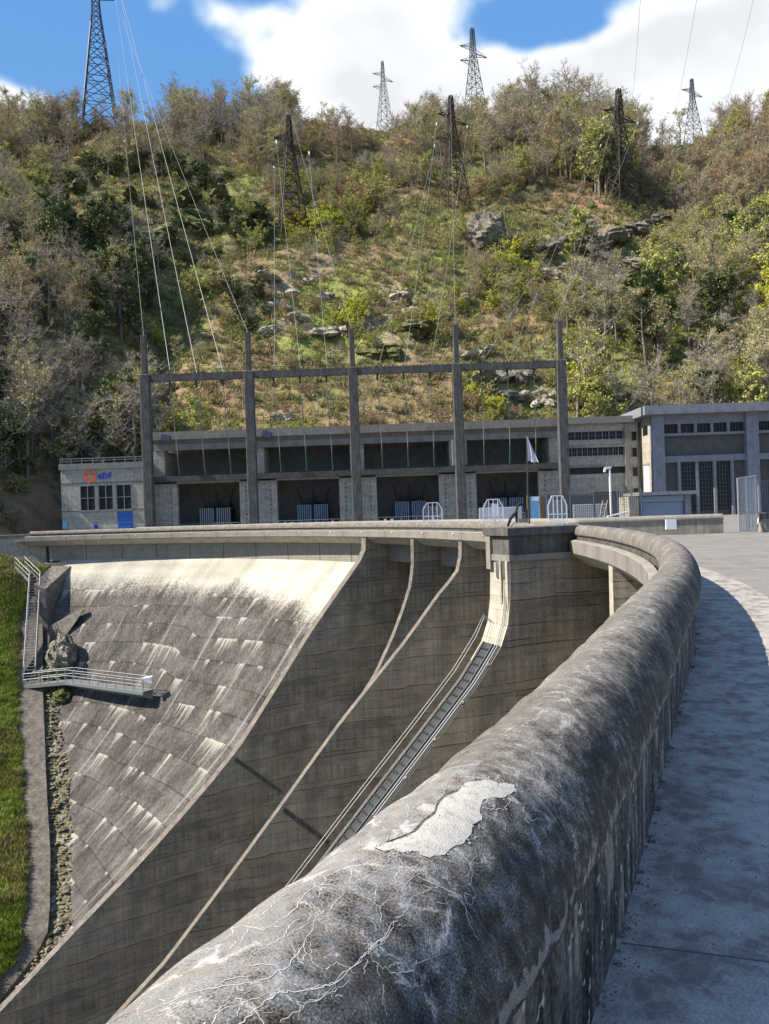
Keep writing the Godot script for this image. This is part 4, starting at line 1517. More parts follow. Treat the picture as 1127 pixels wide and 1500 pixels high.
# ---------- buildings on the far side ----------
const HD := 96.0        # depth of the switch hall's front
const PX0 := -27.5      # first post
const BAY := 12.18
func hall_box(x0: float, x1: float, y0: float, y1: float, d0: float, d1: float, mb: MB = null) -> MB:
	if mb == null:
		mb = MB.new()
	mb.span(V(x0, y0, d0), V(x1, y1, d1))
	return mb
func build_hall() -> void:
	var hall := thing("switch_hall", "long grey concrete switch hall with four deep open bays on two floors", "building", V(-3, -0.05, HD + 4))
	var x0 := PX0 - 0.6
	var x1 := PX0 + 4 * BAY + 0.6
	part(hall, "roof_slab", hall_box(x0, x1, 11.35, 12.3, HD - 1.1, HD + 10.0), M.concrete)
	part(hall, "eave_recess", hall_box(x0 + 0.3, x1 - 0.3, 10.85, 11.35, HD - 0.25, HD + 9.8), M.concrete)
	part(hall, "lintel_beam", hall_box(x0 + 0.3, x1 - 0.3, 10.1, 10.85, HD - 0.45, HD + 0.35), M.concrete)
	part(hall, "floor_beam", hall_box(x0 + 0.2, x1 - 0.2, 6.25, 6.92, HD - 0.9, HD + 0.3), M.concrete_dark)
	part(hall, "upper_floor", hall_box(x0 + 0.3, x1 - 0.3, 6.3, 6.85, HD + 0.3, HD + 9.8), M.concrete)
	part(hall, "rear_wall", hall_box(x0 + 0.3, x1 - 0.3, -0.05, 11.35, HD + 6.0, HD + 6.8), M.concrete)
	for k in 5:
		var c := PX0 + k * BAY
		var a := c - 0.85
		var b := c + 0.85
		if k == 0: a = c - 0.5
		if k == 4: b = c + 0.5
		part(hall, "upper_pier", hall_box(a, b, 6.92, 10.1, HD - 0.05, HD + 8.6), M.concrete_beige)
		a = c - 2.27
		b = c + 2.27
		if k == 0: a = c - 0.5
		if k == 4: b = c + 0.5
		part(hall, "lower_panel", hall_box(a, b, -0.05, 6.05, HD - 0.02, HD + 0.7), M.concrete_beige)
		part(hall, "cross_wall", hall_box(c - 0.4, c + 0.4, -0.05, 6.25, HD + 0.7, HD + 8.6), M.concrete)
		# anchor bolts in upright rows beside each opening
		for s in [-1.0, 1.0]:
			if (k == 0 and s < 0) or (k == 4 and s > 0):
				continue
			part(hall, "corner_strip", hall_box(c + s * 1.62, c + s * 2.29, -0.05, 6.06, HD - 0.07, HD - 0.02), M.concrete_pale)
			for i in 9:
				var q := MB.new()
				q.box(V(c + s * 1.5, 0.9 + i * 0.56, HD - 0.03), Vector3(0.13, 0.13, 0.06))
				part(hall, "anchor_bolt", q, M.black)
	for k in 4:
		var m := PX0 + (k + 0.5) * BAY
		part(hall, "opening_lintel", hall_box(m - 3.84, m + 3.84, 6.02, 6.25, HD - 0.06, HD + 0.7), M.concrete_pale)
		# brackets and lamps in the upper gallery
		for s in [-3.1, 0.0, 3.1]:
			var q := MB.new()
			q.tube([V(m + s + 0.5, 8.6, HD + 1.5), V(m + s + 1.3, 8.75, HD + 1.3), V(m + s + 1.9, 8.2, HD + 1.3), V(m + s + 2.0, 7.4, HD + 1.3)], 0.05, 0.03, 5)
			part(hall, "busbar", q, M.dark_steel)
		transformer(m, k)
		bay_railing(m, k)
	# flashings at the gaps of the roof edge
	for k in 2:
		var q := MB.new()
		q.box(V(PX0 + k * BAY + 1.5, 11.55, HD - 1.4), Vector3(1.1, 0.7, 0.5), Basis(Vector3.BACK, -0.25))
		part(hall, "flashing", q, M.fence_blue)
	# low planters and bins along the front
	var pl := thing("planter_row", "row of small red planters in front of the first hall bay", "planter", V(-25.3, -0.05, 94.6))
	for i in 3:
		var q := MB.new()
		q.tube([V(-25.9 + i * 0.7, -0.05, 94.6), V(-25.9 + i * 0.7, 0.7, 94.6)], 0.22, 0.32, 10)
		part(pl, "pot", q, M.red_pot)
	build_gantry()

const BAYS := ["first", "second", "third", "fourth"]
func transformer(m: float, k: int) -> void:
	var c := m + 0.3
	var d := HD + 3.0
	var look := ["pale grey transformer with upright cooling fins behind rails in first bay", "blue-grey transformer with two fin banks in second bay counted from blue door", "blue-grey transformer in third bay counted from blue door", "blue-grey transformer in bay nearest the louvred building"]
	var t := thing("power_transformer", look[k], "transformer", V(c, -0.05, d), "transformers standing in the hall bays")
	part(t, "tank", hall_box(c - 1.9, c + 1.9, 0.3, 2.7, d - 0.6, d + 2.0), M.dark_steel)
	part(t, "plinth", hall_box(c - 2.1, c + 2.1, -0.05, 0.3, d - 1.4, d + 2.1), M.concrete_dark)
	part(t, "conservator", hall_box(c - 1.2, c + 1.6, 3.2, 3.7, d + 1.2, d + 1.9), M.dark_steel)
	for s in [-1.0, 1.0]:
		var bank := part(t, "radiator_bank", hall_box(c + s * 1.05 - 0.85, c + s * 1.05 + 0.85, 0.45, 0.6, d - 1.15, d - 0.7), M.transformer)
		for i in 7:
			var x: float = c + s * 1.05 - 0.78 + i * 0.26
			part(bank, "cooling_fin", hall_box(x - 0.07, x + 0.07, 0.6, 2.95, d - 1.2, d - 0.7), M.transformer if k > 0 else M.steel)
	for i in 3:
		var x := c - 1.3 + i * 1.3
		var tip := V(x + (i - 1) * 0.75, 5.2, d + 0.3)
		var b := MB.new()
		b.tube([V(x, 2.7, d + 0.5), tip], 0.19, 0.09, 8)
		var bush := part(t, "bushing", b, M.insulator)
		var r := MB.new()
		for z in 8:
			var p: Vector3 = V(x, 2.9, d + 0.5).lerp(tip, z / 8.5)
			var ax: Vector3 = (tip - V(x, 2.7, d + 0.5)).normalized()
			r.tube([p - ax * 0.03, p + ax * 0.05], 0.27 - z * 0.012, 0.2 - z * 0.012, 8)
		tag(part(bush, "insulator_sheds", r, M.insulator), "", "", "", "stuff")
func bay_railing(m: float, k: int) -> void:
	var t := thing("guard_rail", "low grey guard rail across the mouth of the %s hall bay" % BAYS[k], "railing", V(m, -0.05, HD - 0.6), "guard rails of the hall bays")
	for y in [0.55, 1.05]:
		var q := MB.new()
		q.tube([V(m - 3.7, y, HD - 0.6), V(m + 3.7, y, HD - 0.6)], 0.03, 0.03, 5)
		part(t, "rail", q, M.steel)
	for i in 9:
		var x := m - 3.7 + i * 0.925
		var q := MB.new()
		q.tube([V(x, -0.05, HD - 0.6), V(x, 1.05, HD - 0.6)], 0.03, 0.03, 5)
		part(t, "post", q, M.steel)
	for x in [m - 2.9, m - 2.1, m + 2.9]:
		part(t, "notice", hall_box(x - 0.16, x + 0.16, 0.35, 0.85, HD - 0.66, HD - 0.63), M.white_paint)

func build_gantry() -> void:
	var g := thing("line_gantry", "tall weathered concrete gantry of five posts joined by a cross beam", "gantry", V(-3, -0.05, 92))
	for k in 5:
		var c := PX0 + k * BAY
		var q := MB.new()
		q.bevel(V(c - 0.55, -0.05, 91.5), V(c + 0.55, 18.75, 92.5), 0.08)
		var post := part(g, "post", q, M.concrete_dark)
		q = MB.new()
		q.bevel(V(c - 0.3, 18.75, 91.7), V(c + 0.3, 23.3, 92.3), 0.05)
		part(post, "post_head", q, M.concrete_dark)
		q = MB.new()
		q.bar(V(c - 0.4, 23.32, 92), V(c + 0.4, 23.32, 92), 0.3, 0.12)
		part(post, "cap", q, M.dark_steel)
		# pad stones half-way up the inner posts
		q = MB.new()
		q.span(V(c - 0.85, 6.9, 91.9), V(c + 0.85, 9.9, 92.45))
		if k == 3:
			part(post, "shoulder", q, M.concrete)
	for k in 4:
		var a := PX0 + k * BAY + 0.55
		var b := PX0 + (k + 1) * BAY - 0.55
		part(g, "cross_beam", hall_box(a, b, 17.9, 18.7, 91.7, 92.3), M.concrete_dark)
		for y in [19.15, 19.6]:
			var q := MB.new()
			q.tube([V(a, y, 91.9), V(b, y, 91.9)], 0.022, 0.022, 4)
			part(g, "safety_wire", q, M.dark_steel)
		for s in [-3.1, 0.0, 3.1]:
			var x: float = (a + b) / 2 + s
			var d := thing("dropper_line", "thin conductor hanging into the %s hall bay, %s of the three" % [BAYS[k], "leftmost" if s < -1 else ("middle one" if s < 1 else "rightmost")], "conductor", V(x, 7.2, 93), "conductors hanging from the gantry beam")
			var q := MB.new()
			q.tube([V(x - 0.15, 17.9, 92.2), V(x, 13.5, 92.8), V(x + 0.1, 9.2, 93.6)], 0.05, 0.05, 5)
			part(d, "wire", q, M.wire)
			q = MB.new()
			q.tube([V(x + 0.1, 9.2, 93.6), V(x + 0.13, 7.0, 94.2)], 0.09, 0.09, 6)
			part(d, "sleeve", q, M.sleeve)
			q = MB.new()
			q.tube([V(x - 0.15, 18.9, 92.2), V(x - 0.15, 17.2, 92.2)], 0.13, 0.13, 6)
			part(d, "clamp", q, M.dark_steel)

# ---------- small building with the sign ----------
func build_lodge() -> void:
	var d := 94.0
	var b := thing("control_building", "flat-roofed concrete building with tall windows, blue door and orange star sign", "building", V(-33, -0.05, d + 4))
	part(b, "wall", hall_box(-38.6, -28.15, -0.05, 8.05, d, d + 8), M.concrete_lodge)
	part(b, "parapet", hall_box(-38.75, -28.15, 8.05, 8.75, d - 0.18, d + 8), M.concrete)
	# tie lines of the wall panels: shallow proud strips
	for y in [6.35, 3.05]:
		part(b, "string_course", hall_box(-38.62, -28.15, y, y + 0.07, d - 0.03, d), M.concrete_dark)
	var r := part(b, "roof_rail", hall_box(-38.6, -28.2, 9.32, 9.40, d - 0.1, d - 0.02), M.steel)
	part(r, "mid_rail", hall_box(-38.6, -28.2, 9.05, 9.10, d - 0.1, d - 0.03), M.steel)
	for i in 9:
		part(r, "rail_post", hall_box(-38.6 + i * 1.29, -38.53 + i * 1.29, 8.75, 9.35, d - 0.09, d - 0.02), M.steel)
	for w in [[-36.3, -34.55], [-34.1, -32.4], [-31.95, -30.2]]:
		var f := part(b, "window", hall_box(w[0] - 0.1, w[1] + 0.1, 2.95, 3.1, d - 0.16, d - 0.02), M.concrete)
		for i in 2:
			for j in 2:
				var xa: float = lerpf(w[0], w[1], i / 2.0)
				var xb: float = lerpf(w[0], w[1], (i + 1) / 2.0)
				var ya := lerpf(3.1, 6.1, j / 2.0)
				part(f, "pane", hall_box(xa + 0.04, xb - 0.04, ya + 0.04, ya + 1.46, d - 0.03, d - 0.01), M.window_dark)
		for i in 3:
			var x: float = lerpf(w[0], w[1], i / 2.0)
			part(f, "mullion", hall_box(x - 0.04, x + 0.04, 3.1, 6.1, d - 0.07, d - 0.005), M.steel)
		for y in [3.12, 4.6, 6.08]:
			part(f, "glazing_bar", hall_box(w[0], w[1], y - 0.035, y + 0.035, d - 0.062, d - 0.006), M.steel)
	for x in [-34.33, -32.17]:
		part(b, "pilaster", hall_box(x - 0.2, x + 0.2, 3.0, 6.2, d - 0.12, d - 0.001), M.concrete)
	var dr := part(b, "door", hall_box(-31.95, -30.15, -0.05, 2.85, d - 0.06, d - 0.002), M.blue_door)
	for i in 5:
		part(dr, "door_rib", hall_box(-31.95, -30.15, 0.4 + i * 0.5, 0.44 + i * 0.5, d - 0.085, d - 0.06), M.blue_door)
	part(dr, "handle", hall_box(-30.5, -30.42, 1.0, 1.2, d - 0.13, d - 0.06), M.steel)
	part(b, "meter_box", hall_box(-38.5, -38.0, 1.0, 1.9, d - 0.2, d - 0.001), M.board_blue)
	var sg := MB.new()
	sg.tube([V(-34.6, 1.15, d - 0.05), V(-34.6, 1.15, d - 0.001)], 0.26, 0.26, 16)
	part(b, "round_sign", sg, M.purple)
	# sign: orange petals and three blue letters
	var star := MB.new()
	var c := Vector2(-35.05, 7.2)
	for k in 6:
		var a := TAU * k / 6 + 0.25
		var pts := []
		for s in 9:
			var u := s / 8.0
			var rr := 0.30 + 0.58 * u
			var half := 0.19 * pow(sin(PI * clampf(0.04 + u * 0.9, 0, 1)), 0.75)
			var aa := a + 0.45 * (1.0 - u)
			pts.append([c + Vector2(cos(aa), sin(aa)) * rr, Vector2(-sin(aa), cos(aa)) * half])
		for s in 8:
			var p0: Vector2 = pts[s][0] - pts[s][1]; var p1: Vector2 = pts[s][0] + pts[s][1]; var q0: Vector2 = pts[s + 1][0] - pts[s + 1][1]; var q1: Vector2 = pts[s + 1][0] + pts[s + 1][1]
			star.quad(V(p0.x, p0.y, d - 0.09), V(q0.x, q0.y, d - 0.09), V(q1.x, q1.y, d - 0.09), V(p1.x, p1.y, d - 0.09))
			star.quad(V(q0.x, q0.y, d), V(q0.x, q0.y, d - 0.09), V(p0.x, p0.y, d - 0.09), V(p0.x, p0.y, d))
			star.quad(V(p1.x, p1.y, d), V(p1.x, p1.y, d - 0.09), V(q1.x, q1.y, d - 0.09), V(q1.x, q1.y, d))
	part(b, "sign_star", star, M.orange)
	var font := SystemFont.new()
	font.font_names = PackedStringArray(["Droid Sans"])
	font.font_weight = 700
	var x := -34.15
	for ch in ["e", "D", "F"]:
		var tm := TextMesh.new()
		tm.text = ch
		tm.font = font
		tm.font_size = 64
		tm.pixel_size = 0.0155
		tm.depth = 0.12
		var o := piece(b, "sign_letter", tm, M.logo_blue, V(x + 0.25, 7.18, d - 0.06) - b.position)
		o.scale = Vector3(1.0, 1.0, 1.0)
		x += 0.6

# ---------- louvred middle building ----------
func build_middle() -> void:
	var d := 97.0
	var b := thing("louvre_building", "beige concrete building with strips of louvres between hall and grey building", "building", V(27, -0.05, d + 4))
	var xa := 22.05
	var xb := 31.95
	part(b, "wall", hall_box(xa, xb, -0.05, 11.7, d + 0.35, d + 9), M.concrete)
	part(b, "roof_slab", hall_box(xa - 0.2, xb + 0.1, 11.7, 12.5, d - 0.5, d + 9), M.concrete)
	# horizontal wall bands between the strips
	for y in [[10.75, 11.7], [8.75, 9.75], [6.35, 7.75], [3.3, 5.5]]:
		part(b, "wall_band", hall_box(xa, 29.9, y[0], y[1], d, d + 0.35), M.concrete_beige)
	for y in [8.75, 6.3]:
		part(b, "ledge", hall_box(xa, 29.95, y, y + 0.25, d - 0.25, d), M.concrete)
	part(b, "wall_end", hall_box(29.9, xb, -0.05, 11.7, d - 0.001, d + 0.35), M.concrete_beige)
	part(b, "base_wall", hall_box(xa, 26.0, -0.05, 3.3, d, d + 0.35), M.concrete_beige)
	part(b, "base_wall", hall_box(29.0, 29.9, -0.05, 3.3, d, d + 0.35), M.concrete_beige)
	part(b, "pilaster", hall_box(29.9, 30.3, -0.05, 11.5, d - 0.3, d), M.concrete)
	for y in [3.0, 5.6, 8.0, 10.0]:
		var w := part(b, "slot_window", hall_box(30.85, 31.4, y - 0.55, y + 0.55, d - 0.02, d + 0.0), M.window_dark)
		part(w, "frame", hall_box(30.75, 30.85, y - 0.6, y + 0.6, d - 0.06, d + 0.0), M.concrete)
		part(w, "frame", hall_box(31.4, 31.5, y - 0.6, y + 0.6, d - 0.06, d + 0.0), M.concrete)
	# glazed strips
	for y in [[9.75, 10.75, 9], [7.75, 8.75, 12]]:
		for i in y[2]:
			var x0: float = lerpf(xa + 0.1, 29.8, i / float(y[2]))
			var x1: float = lerpf(xa + 0.1, 29.8, (i + 1) / float(y[2]))
			var w := part(b, "strip_window", hall_box(x0 + 0.06, x1 - 0.06, y[0] + 0.05, y[1] - 0.05, d + 0.2, d + 0.24), M.window_dark)
			part(w, "mullion", hall_box(x1 - 0.06, x1 + 0.06, y[0], y[1], d + 0.1, d + 0.3), M.concrete)
			part(w, "glazing_bar", hall_box(x0 + 0.06, x1 - 0.06, (y[0] + y[1]) / 2 - 0.03, (y[0] + y[1]) / 2 + 0.03, d + 0.15, d + 0.2), M.glazing)
			part(w, "glazing_bar", hall_box((x0 + x1) / 2 - 0.03, (x0 + x1) / 2 + 0.03, y[0] + 0.05, y[1] - 0.05, d + 0.14, d + 0.19), M.glazing)
	for i in 7:
		var q := MB.new()
		q.box(V((xa + 29.9) / 2, 5.58 + i * 0.11, d + 0.15), Vector3(29.9 - xa - 0.1, 0.03, 0.16), Basis(Vector3.RIGHT, 0.5))
		part(b, "louvre_blade", q, M.concrete_dark)
	var dp := MB.new()
	dp.tube([V(31.7, 0, d - 0.2), V(31.7, 11.6, d - 0.2)], 0.1, 0.1, 8)
	part(b, "downpipe", dp, M.black)

# ---------- grey building at the far end ----------
func build_grey() -> void:
	var d := 93.3
	var b := thing("turbine_building", "big grey-blue concrete building with tall gridded windows and flat roof", "building", V(46, -0.05, d + 6))
	var xa := 32.0
	var xb := 72.0
	part(b, "core_wall", hall_box(xa + 0.3, xb, -0.05, 12.05, d + 0.5, d + 14), M.render_grey)
	part(b, "roof_slab", hall_box(xa - 1.1, xb, 12.05, 13.1, d - 1.2, d + 14), M.concrete_blue)
	part(b, "side_wall", hall_box(xa, xa + 0.3, -0.05, 12.05, d + 0.5, d + 4.5), M.concrete_pale)
	var dw := part(b, "side_door", hall_box(xa - 0.05, xa, 0, 6.2, d + 1.2, d + 2.9), M.white_paint)
	part(dw, "frame", hall_box(xa - 0.08, xa, 6.2, 6.45, d + 1.0, d + 3.1), M.concrete)
	part(b, "side_window", hall_box(xa - 0.04, xa, 9.9, 11.0, d + 1.2, d + 2.9), M.window_dark)
	part(b, "frieze", hall_box(xa + 0.3, xb, 10.95, 12.05, d + 0.1, d + 0.5), M.concrete_blue)
	for k in 4:
		var px := xa + k * 11.2
		part(b, "pilaster", hall_box(px, px + 1.45, -0.05, 12.05, d - 0.3, d + 0.5), M.concrete_blue)
		if k == 3:
			break
		var l := px + 1.45
		var r := px + 11.2
		part(b, "sill_band", hall_box(l, r, 9.55, 9.85, d + 0.05, d + 0.5), M.concrete_blue)
		part(b, "middle_band", hall_box(l, r, 6.4, 7.15, d + 0.05, d + 0.5), M.concrete_blue)
		for i in 5:
			var x0 := lerpf(l, r, i / 5.0)
			var x1 := lerpf(l, r, (i + 1) / 5.0)
			var w := part(b, "high_window", hall_box(x0 + 0.12, x1 - 0.12, 9.86, 10.94, d + 0.42, d + 0.46), M.window_dark)
			if i > 0:
				part(w, "mullion", hall_box(x0 - 0.15, x0 + 0.15, 9.85, 10.95, d + 0.08, d + 0.5), M.concrete_blue)
			for z in 5:
				part(w, "glazing_bar", hall_box(lerpf(x0, x1, (z + 0.5) / 5.0) - 0.02, lerpf(x0, x1, (z + 0.5) / 5.0) + 0.02, 9.86, 10.94, d + 0.39, d + 0.42), M.glazing)
		var wx := [l + 1.95, l + 4.05, l + 6.15]
		for x in wx:
			var w := part(b, "tall_window", hall_box(x, x + 1.75, 0.6, 6.4, d + 0.40, d + 0.45), M.window_dark)
			for z in 5:
				part(w, "glazing_bar", hall_box(x + 0.35 * z - 0.02 + 0.17, x + 0.35 * z + 0.02 + 0.17, 0.6, 6.4, d + 0.37, d + 0.40), M.glazing)
			for z in 12:
				part(w, "glazing_bar", hall_box(x, x + 1.75, 0.85 + z * 0.49, 0.89 + z * 0.49, d + 0.36, d + 0.395), M.glazing)
		for x in [l + 1.6, l + 3.72, l + 5.82, l + 7.92]:
			part(b, "window_post", hall_box(x, x + 0.32, -0.05, 6.4, d + 0.02, d + 0.5), M.concrete_blue)

# ---------- yard, walls, gates and small things ----------
func build_yard() -> void:
	# upstream parapet: curved along the crest, then straight across the yard
	var up := thing("upstream_wall", "low concrete wall with rounded dark coping crossing behind the road", "wall", V(14, -0.05, 42))
	var rows := [[], []]
	var line := []
	for i in 40:
		var p := pol(58.6, lerpf(70.0, 14.2, i / 39.0), 0)
		line.append(p)
	line.append(V(10.6, 0, 42.6)); line.append(V(18.0, 0, 41.9))
	var mb := MB.new()
	for i in line.size() - 1:
		var a: Vector3 = line[i]; var b: Vector3 = line[i + 1]
		mb.bar(a + Vector3.UP * 0.32, b + Vector3.UP * 0.32, 0.3, 0.75)
	part(up, "wall", mb, M.concrete_wall)
	mb = MB.new()
	var cop := []
	for p in line:
		cop.append(p + Vector3.UP * 0.78)
	mb.tube(cop, 0.22, 0.22, 10)
	part(up, "coping", mb, M.concrete)
	mb = MB.new()
	mb.span(V(14.9, 0.25, 41.75), V(15.45, 0.78, 41.62))
	var sg := single("wall_notice", mb, M.white_paint, "small white notice box fixed to the low wall behind road", "notice", V(15.2, 0.25, 41.7))
	var u2 := thing("end_wall", "low concrete wall with dark coping right of the tall mesh gate", "wall", V(24, -0.05, 41))
	part(u2, "wall", hall_box(19.6, 34.0, -0.05, 0.7, 40.9, 41.25), M.concrete_wall)
	mb = MB.new()
	mb.tube([V(19.5, 0.78, 41.07), V(34.0, 0.78, 41.07)], 0.22, 0.22, 10)
	part(u2, "coping", mb, M.concrete_dark)
	# tall mesh gate in the gap
	tall_gate()
	# three framed mesh gates across the crest
	crest_gate(at(634, 750, 51.5), 1.25, "white framed mesh gate on the crest in front of third hall bay")
	crest_gate(at(723, 750, 44.5), 1.12, "white framed mesh gate with notice beside it in front of fourth bay")
	crest_gate(at(817, 750, 38.5), 0.9, "white framed mesh gate just right of the flagpole")
	var n := at(722, 748, 44.8)
	mb = MB.new()
	mb.box(n + Vector3(0.1, 0, 0), Vector3(0.34, 0.75, 0.05))
	mb.box(n + Vector3(0.1, -0.9, 0), Vector3(0.06, 1.1, 0.06))
	single("notice_stand", mb, M.white_paint, "small white notice on a post behind the second crest gate", "notice", n + Vector3(0.1, -1.45, 0))
	# flagpole and limp flag
	var fp := thing("flagpole", "slim dark flagpole carrying a limp white flag above the crest", "flagpole", V(6.6, -0.05, 36.0))
	mb = MB.new()
	mb.tube([V(6.63, -0.05, 36), V(6.60, 2.6, 36), V(6.66, 5.05, 36)], 0.05, 0.035, 8)
	part(fp, "pole", mb, M.dark_steel)
	mb = MB.new()
	mb.tube([V(6.3, 5.08, 36), V(7.05, 5.08, 36)], 0.02, 0.02, 5)
	part(fp, "finial_arm", mb, M.dark_steel)
	mb = MB.new()
	var fr := []
	for i in 15:
		var row := []
		for j in 7:
			var u := j / 6.0
			var v := i / 14.0
			row.append(V(6.64 + u * (0.03 + 0.44 * v), 4.92 - v * 1.12 - u * 0.10 * v + 0.05 * sin(u * 9.0) * v, 35.95 - 0.07 * sin(u * 11.0 + v * 3.0) * (0.3 + v)))
		fr.append(row)
	mb.grid(flip(fr))
	part(fp, "flag", mb, M.flag_cloth)
	# hose hoop on a grey box by the flagpole
	var hp := thing("hose_hoop", "dark hoop with coiled hose on a small grey box beside flagpole", "hose reel", V(6.9, -0.05, 38))
	mb = MB.new()
	var hoop := []
	for i in 21:
		var a := PI * i / 20.0
		hoop.append(V(6.62 - cos(a) * 0.24, 1.45 + sin(a) * 0.42, 38))
	mb.tube([V(6.38, 0.9, 38)] + hoop + [V(6.86, 0.9, 38)], 0.06, 0.06, 6)
	part(hp, "hoop", mb, M.rubber)
	part(hp, "box", hall_box(6.42, 6.84, 0.6, 1.15, 38.1, 37.8), M.concrete)
	mb = MB.new()
	mb.tube([V(6.4, 1.5, 38), V(6.1, 1.2, 38), V(5.95, 0.8, 38.1)], 0.09, 0.07, 6)
	part(hp, "hose", mb, M.rubber)
	# information board in a wooden frame
	var ib := thing("information_board", "blue printed information board between two brown wooden posts", "board", at(784, 760, 60))
	var c := at(784, 744, 60)
	part(ib, "panel", box_at(c, Vector3(0.72, 1.75, 0.06)), M.board_blue)
	part(ib, "header", box_at(c + Vector3(0, 0.66, 0.05), Vector3(0.6, 0.25, 0.03)), M.white_paint)
	for s in [-1.0, 1.0]:
		part(ib, "post", box_at(c + Vector3(s * 0.5, -0.05, 0), Vector3(0.22, 2.1, 0.2)), M.wood)
	# white site panels behind the gates
	for q in [[[702, 750], [765, 752], 62.0, "long pale grey hoarding panel behind the flagpole and second gate"], [[840, 748], [890, 748], 62.0, "pale grey hoarding panel behind the dark mesh fence"]]:
		var a := at(q[0][0], q[0][1], q[2]); var e := at(q[1][0], q[1][1], q[2])
		mb = MB.new()
		mb.bevel(V(a.x, -0.05, q[2]), V(e.x, 1.75, q[2] + 0.12), 0.02)
		single("hoarding_panel", mb, M.hoarding, q[3], "panel", V((a.x + e.x) / 2, -0.05, q[2]))
	# dark mesh fence of the yard
	var fe := thing("mesh_fence", "dark mesh fence with upright posts around the yard", "fence", V(15, -0.05, 58))
	for i in 5:
		var x := 12.0 + i * 1.75
		mb = MB.new()
		mb.tube([V(x, -0.05, 58), V(x, 2.75, 58)], 0.06, 0.06, 6)
		part(fe, "post", mb, M.fence_blue)
		if i < 4:
			var w := MB.new()
			for z in 12:
				var xx := x + 1.75 * (z + 0.5) / 12.0
				w.bar(V(xx, 0.1, 58), V(xx, 2.6, 58), 0.02)
			for z in 22:
				w.bar(V(x, 0.15 + z * 0.115, 58.02), V(x + 1.75, 0.15 + z * 0.115, 58.02), 0.02)
			tag(part(fe, "mesh_panel", w, M.dark_steel), "", "", "", "stuff")
	var st := single("wall_screen", hall_box(12.0, 18.5, -0.05, 2.5, 63.5, 63.7), M.render_grey, "dark grey screen wall behind the yard fence", "wall", V(17, -0.05, 63.6))
	# loading ramp struts leaning by the fence
	var ld := thing("leaning_ladder", "dark folded stepladder leaning against the white panel behind fence", "ladder", V(17.0, -0.05, 60.5))
	for s in [0.0, 0.35]:
		mb = MB.new()
		mb.bar(V(16.4 + s, -0.05, 60.5), V(17.1 + s, 2.0, 61.3), 0.09, 0.12)
		part(ld, "rail", mb, M.dark_steel)
	for i in 6:
		mb = MB.new()
		mb.bar(V(16.52 + i * 0.115, 0.3 + i * 0.32, 60.63 + i * 0.125), V(16.87 + i * 0.115, 0.3 + i * 0.32, 60.63 + i * 0.125), 0.05)
		part(ld, "rung", mb, M.dark_steel)
	# camera mast
	var lp := thing("camera_mast", "short white mast with hooked camera head above the yard fence", "mast", V(17.6, -0.05, 61))
	mb = MB.new()
	mb.tube([V(17.6, -0.05, 61), V(17.6, 4.4, 61)], 0.085, 0.085, 10)
	part(lp, "mast", mb, M.white_paint)
	mb = MB.new()
	mb.bar(V(17.7, 4.55, 61), V(17.25, 4.5, 61), 0.18, 0.18)
	mb.bar(V(17.25, 4.5, 61), V(17.2, 4.2, 61), 0.16, 0.16)
	part(lp, "camera_head", mb, M.white_paint)
	# shed with roller shutter
	var sh := thing("garage_shed", "small flat-roofed shed with pale blue roller shutter in the yard", "shed", V(21, -0.05, 60))
	part(sh, "pier", hall_box(18.65, 19.4, -0.05, 2.2, 59.8, 63.0), M.concrete_beige)
	part(sh, "wall", hall_box(19.4, 23.4, -0.05, 2.25, 60.3, 63.0), M.concrete_blue)
	part(sh, "roof", hall_box(19.3, 23.7, 2.25, 2.52, 59.4, 63.3), M.concrete_blue)
	part(sh, "jamb", hall_box(22.95, 23.4, -0.05, 2.25, 59.9, 60.3), M.concrete_blue)
	var door := part(sh, "shutter", hall_box(19.6, 22.9, -0.05, 1.72, 60.22, 60.3), M.shutter_blue)
	for i in 12:
		part(door, "slat", hall_box(19.6, 22.9, 0.0 + i * 0.142, 0.105 + i * 0.142, 60.17, 60.22), M.shutter_blue)
	part(sh, "shutter_box", hall_box(19.45, 23.0, 1.74, 2.2, 60.05, 60.3), M.shutter_blue)
	# long pipe rail in front of the shed
	mb = MB.new()
	mb.tube([at(890, 757, 55), at(922, 749, 57)], 0.06, 0.06, 6)
	single("barrier_pole", mb, M.white_paint, "sloping white barrier pole beside the shed", "pole", at(906, 753, 56) + Vector3(0, -0.1, 0))
func box_at(c: Vector3, size: Vector3) -> MB:
	var mb := MB.new()
	mb.box(c, size)
	return mb

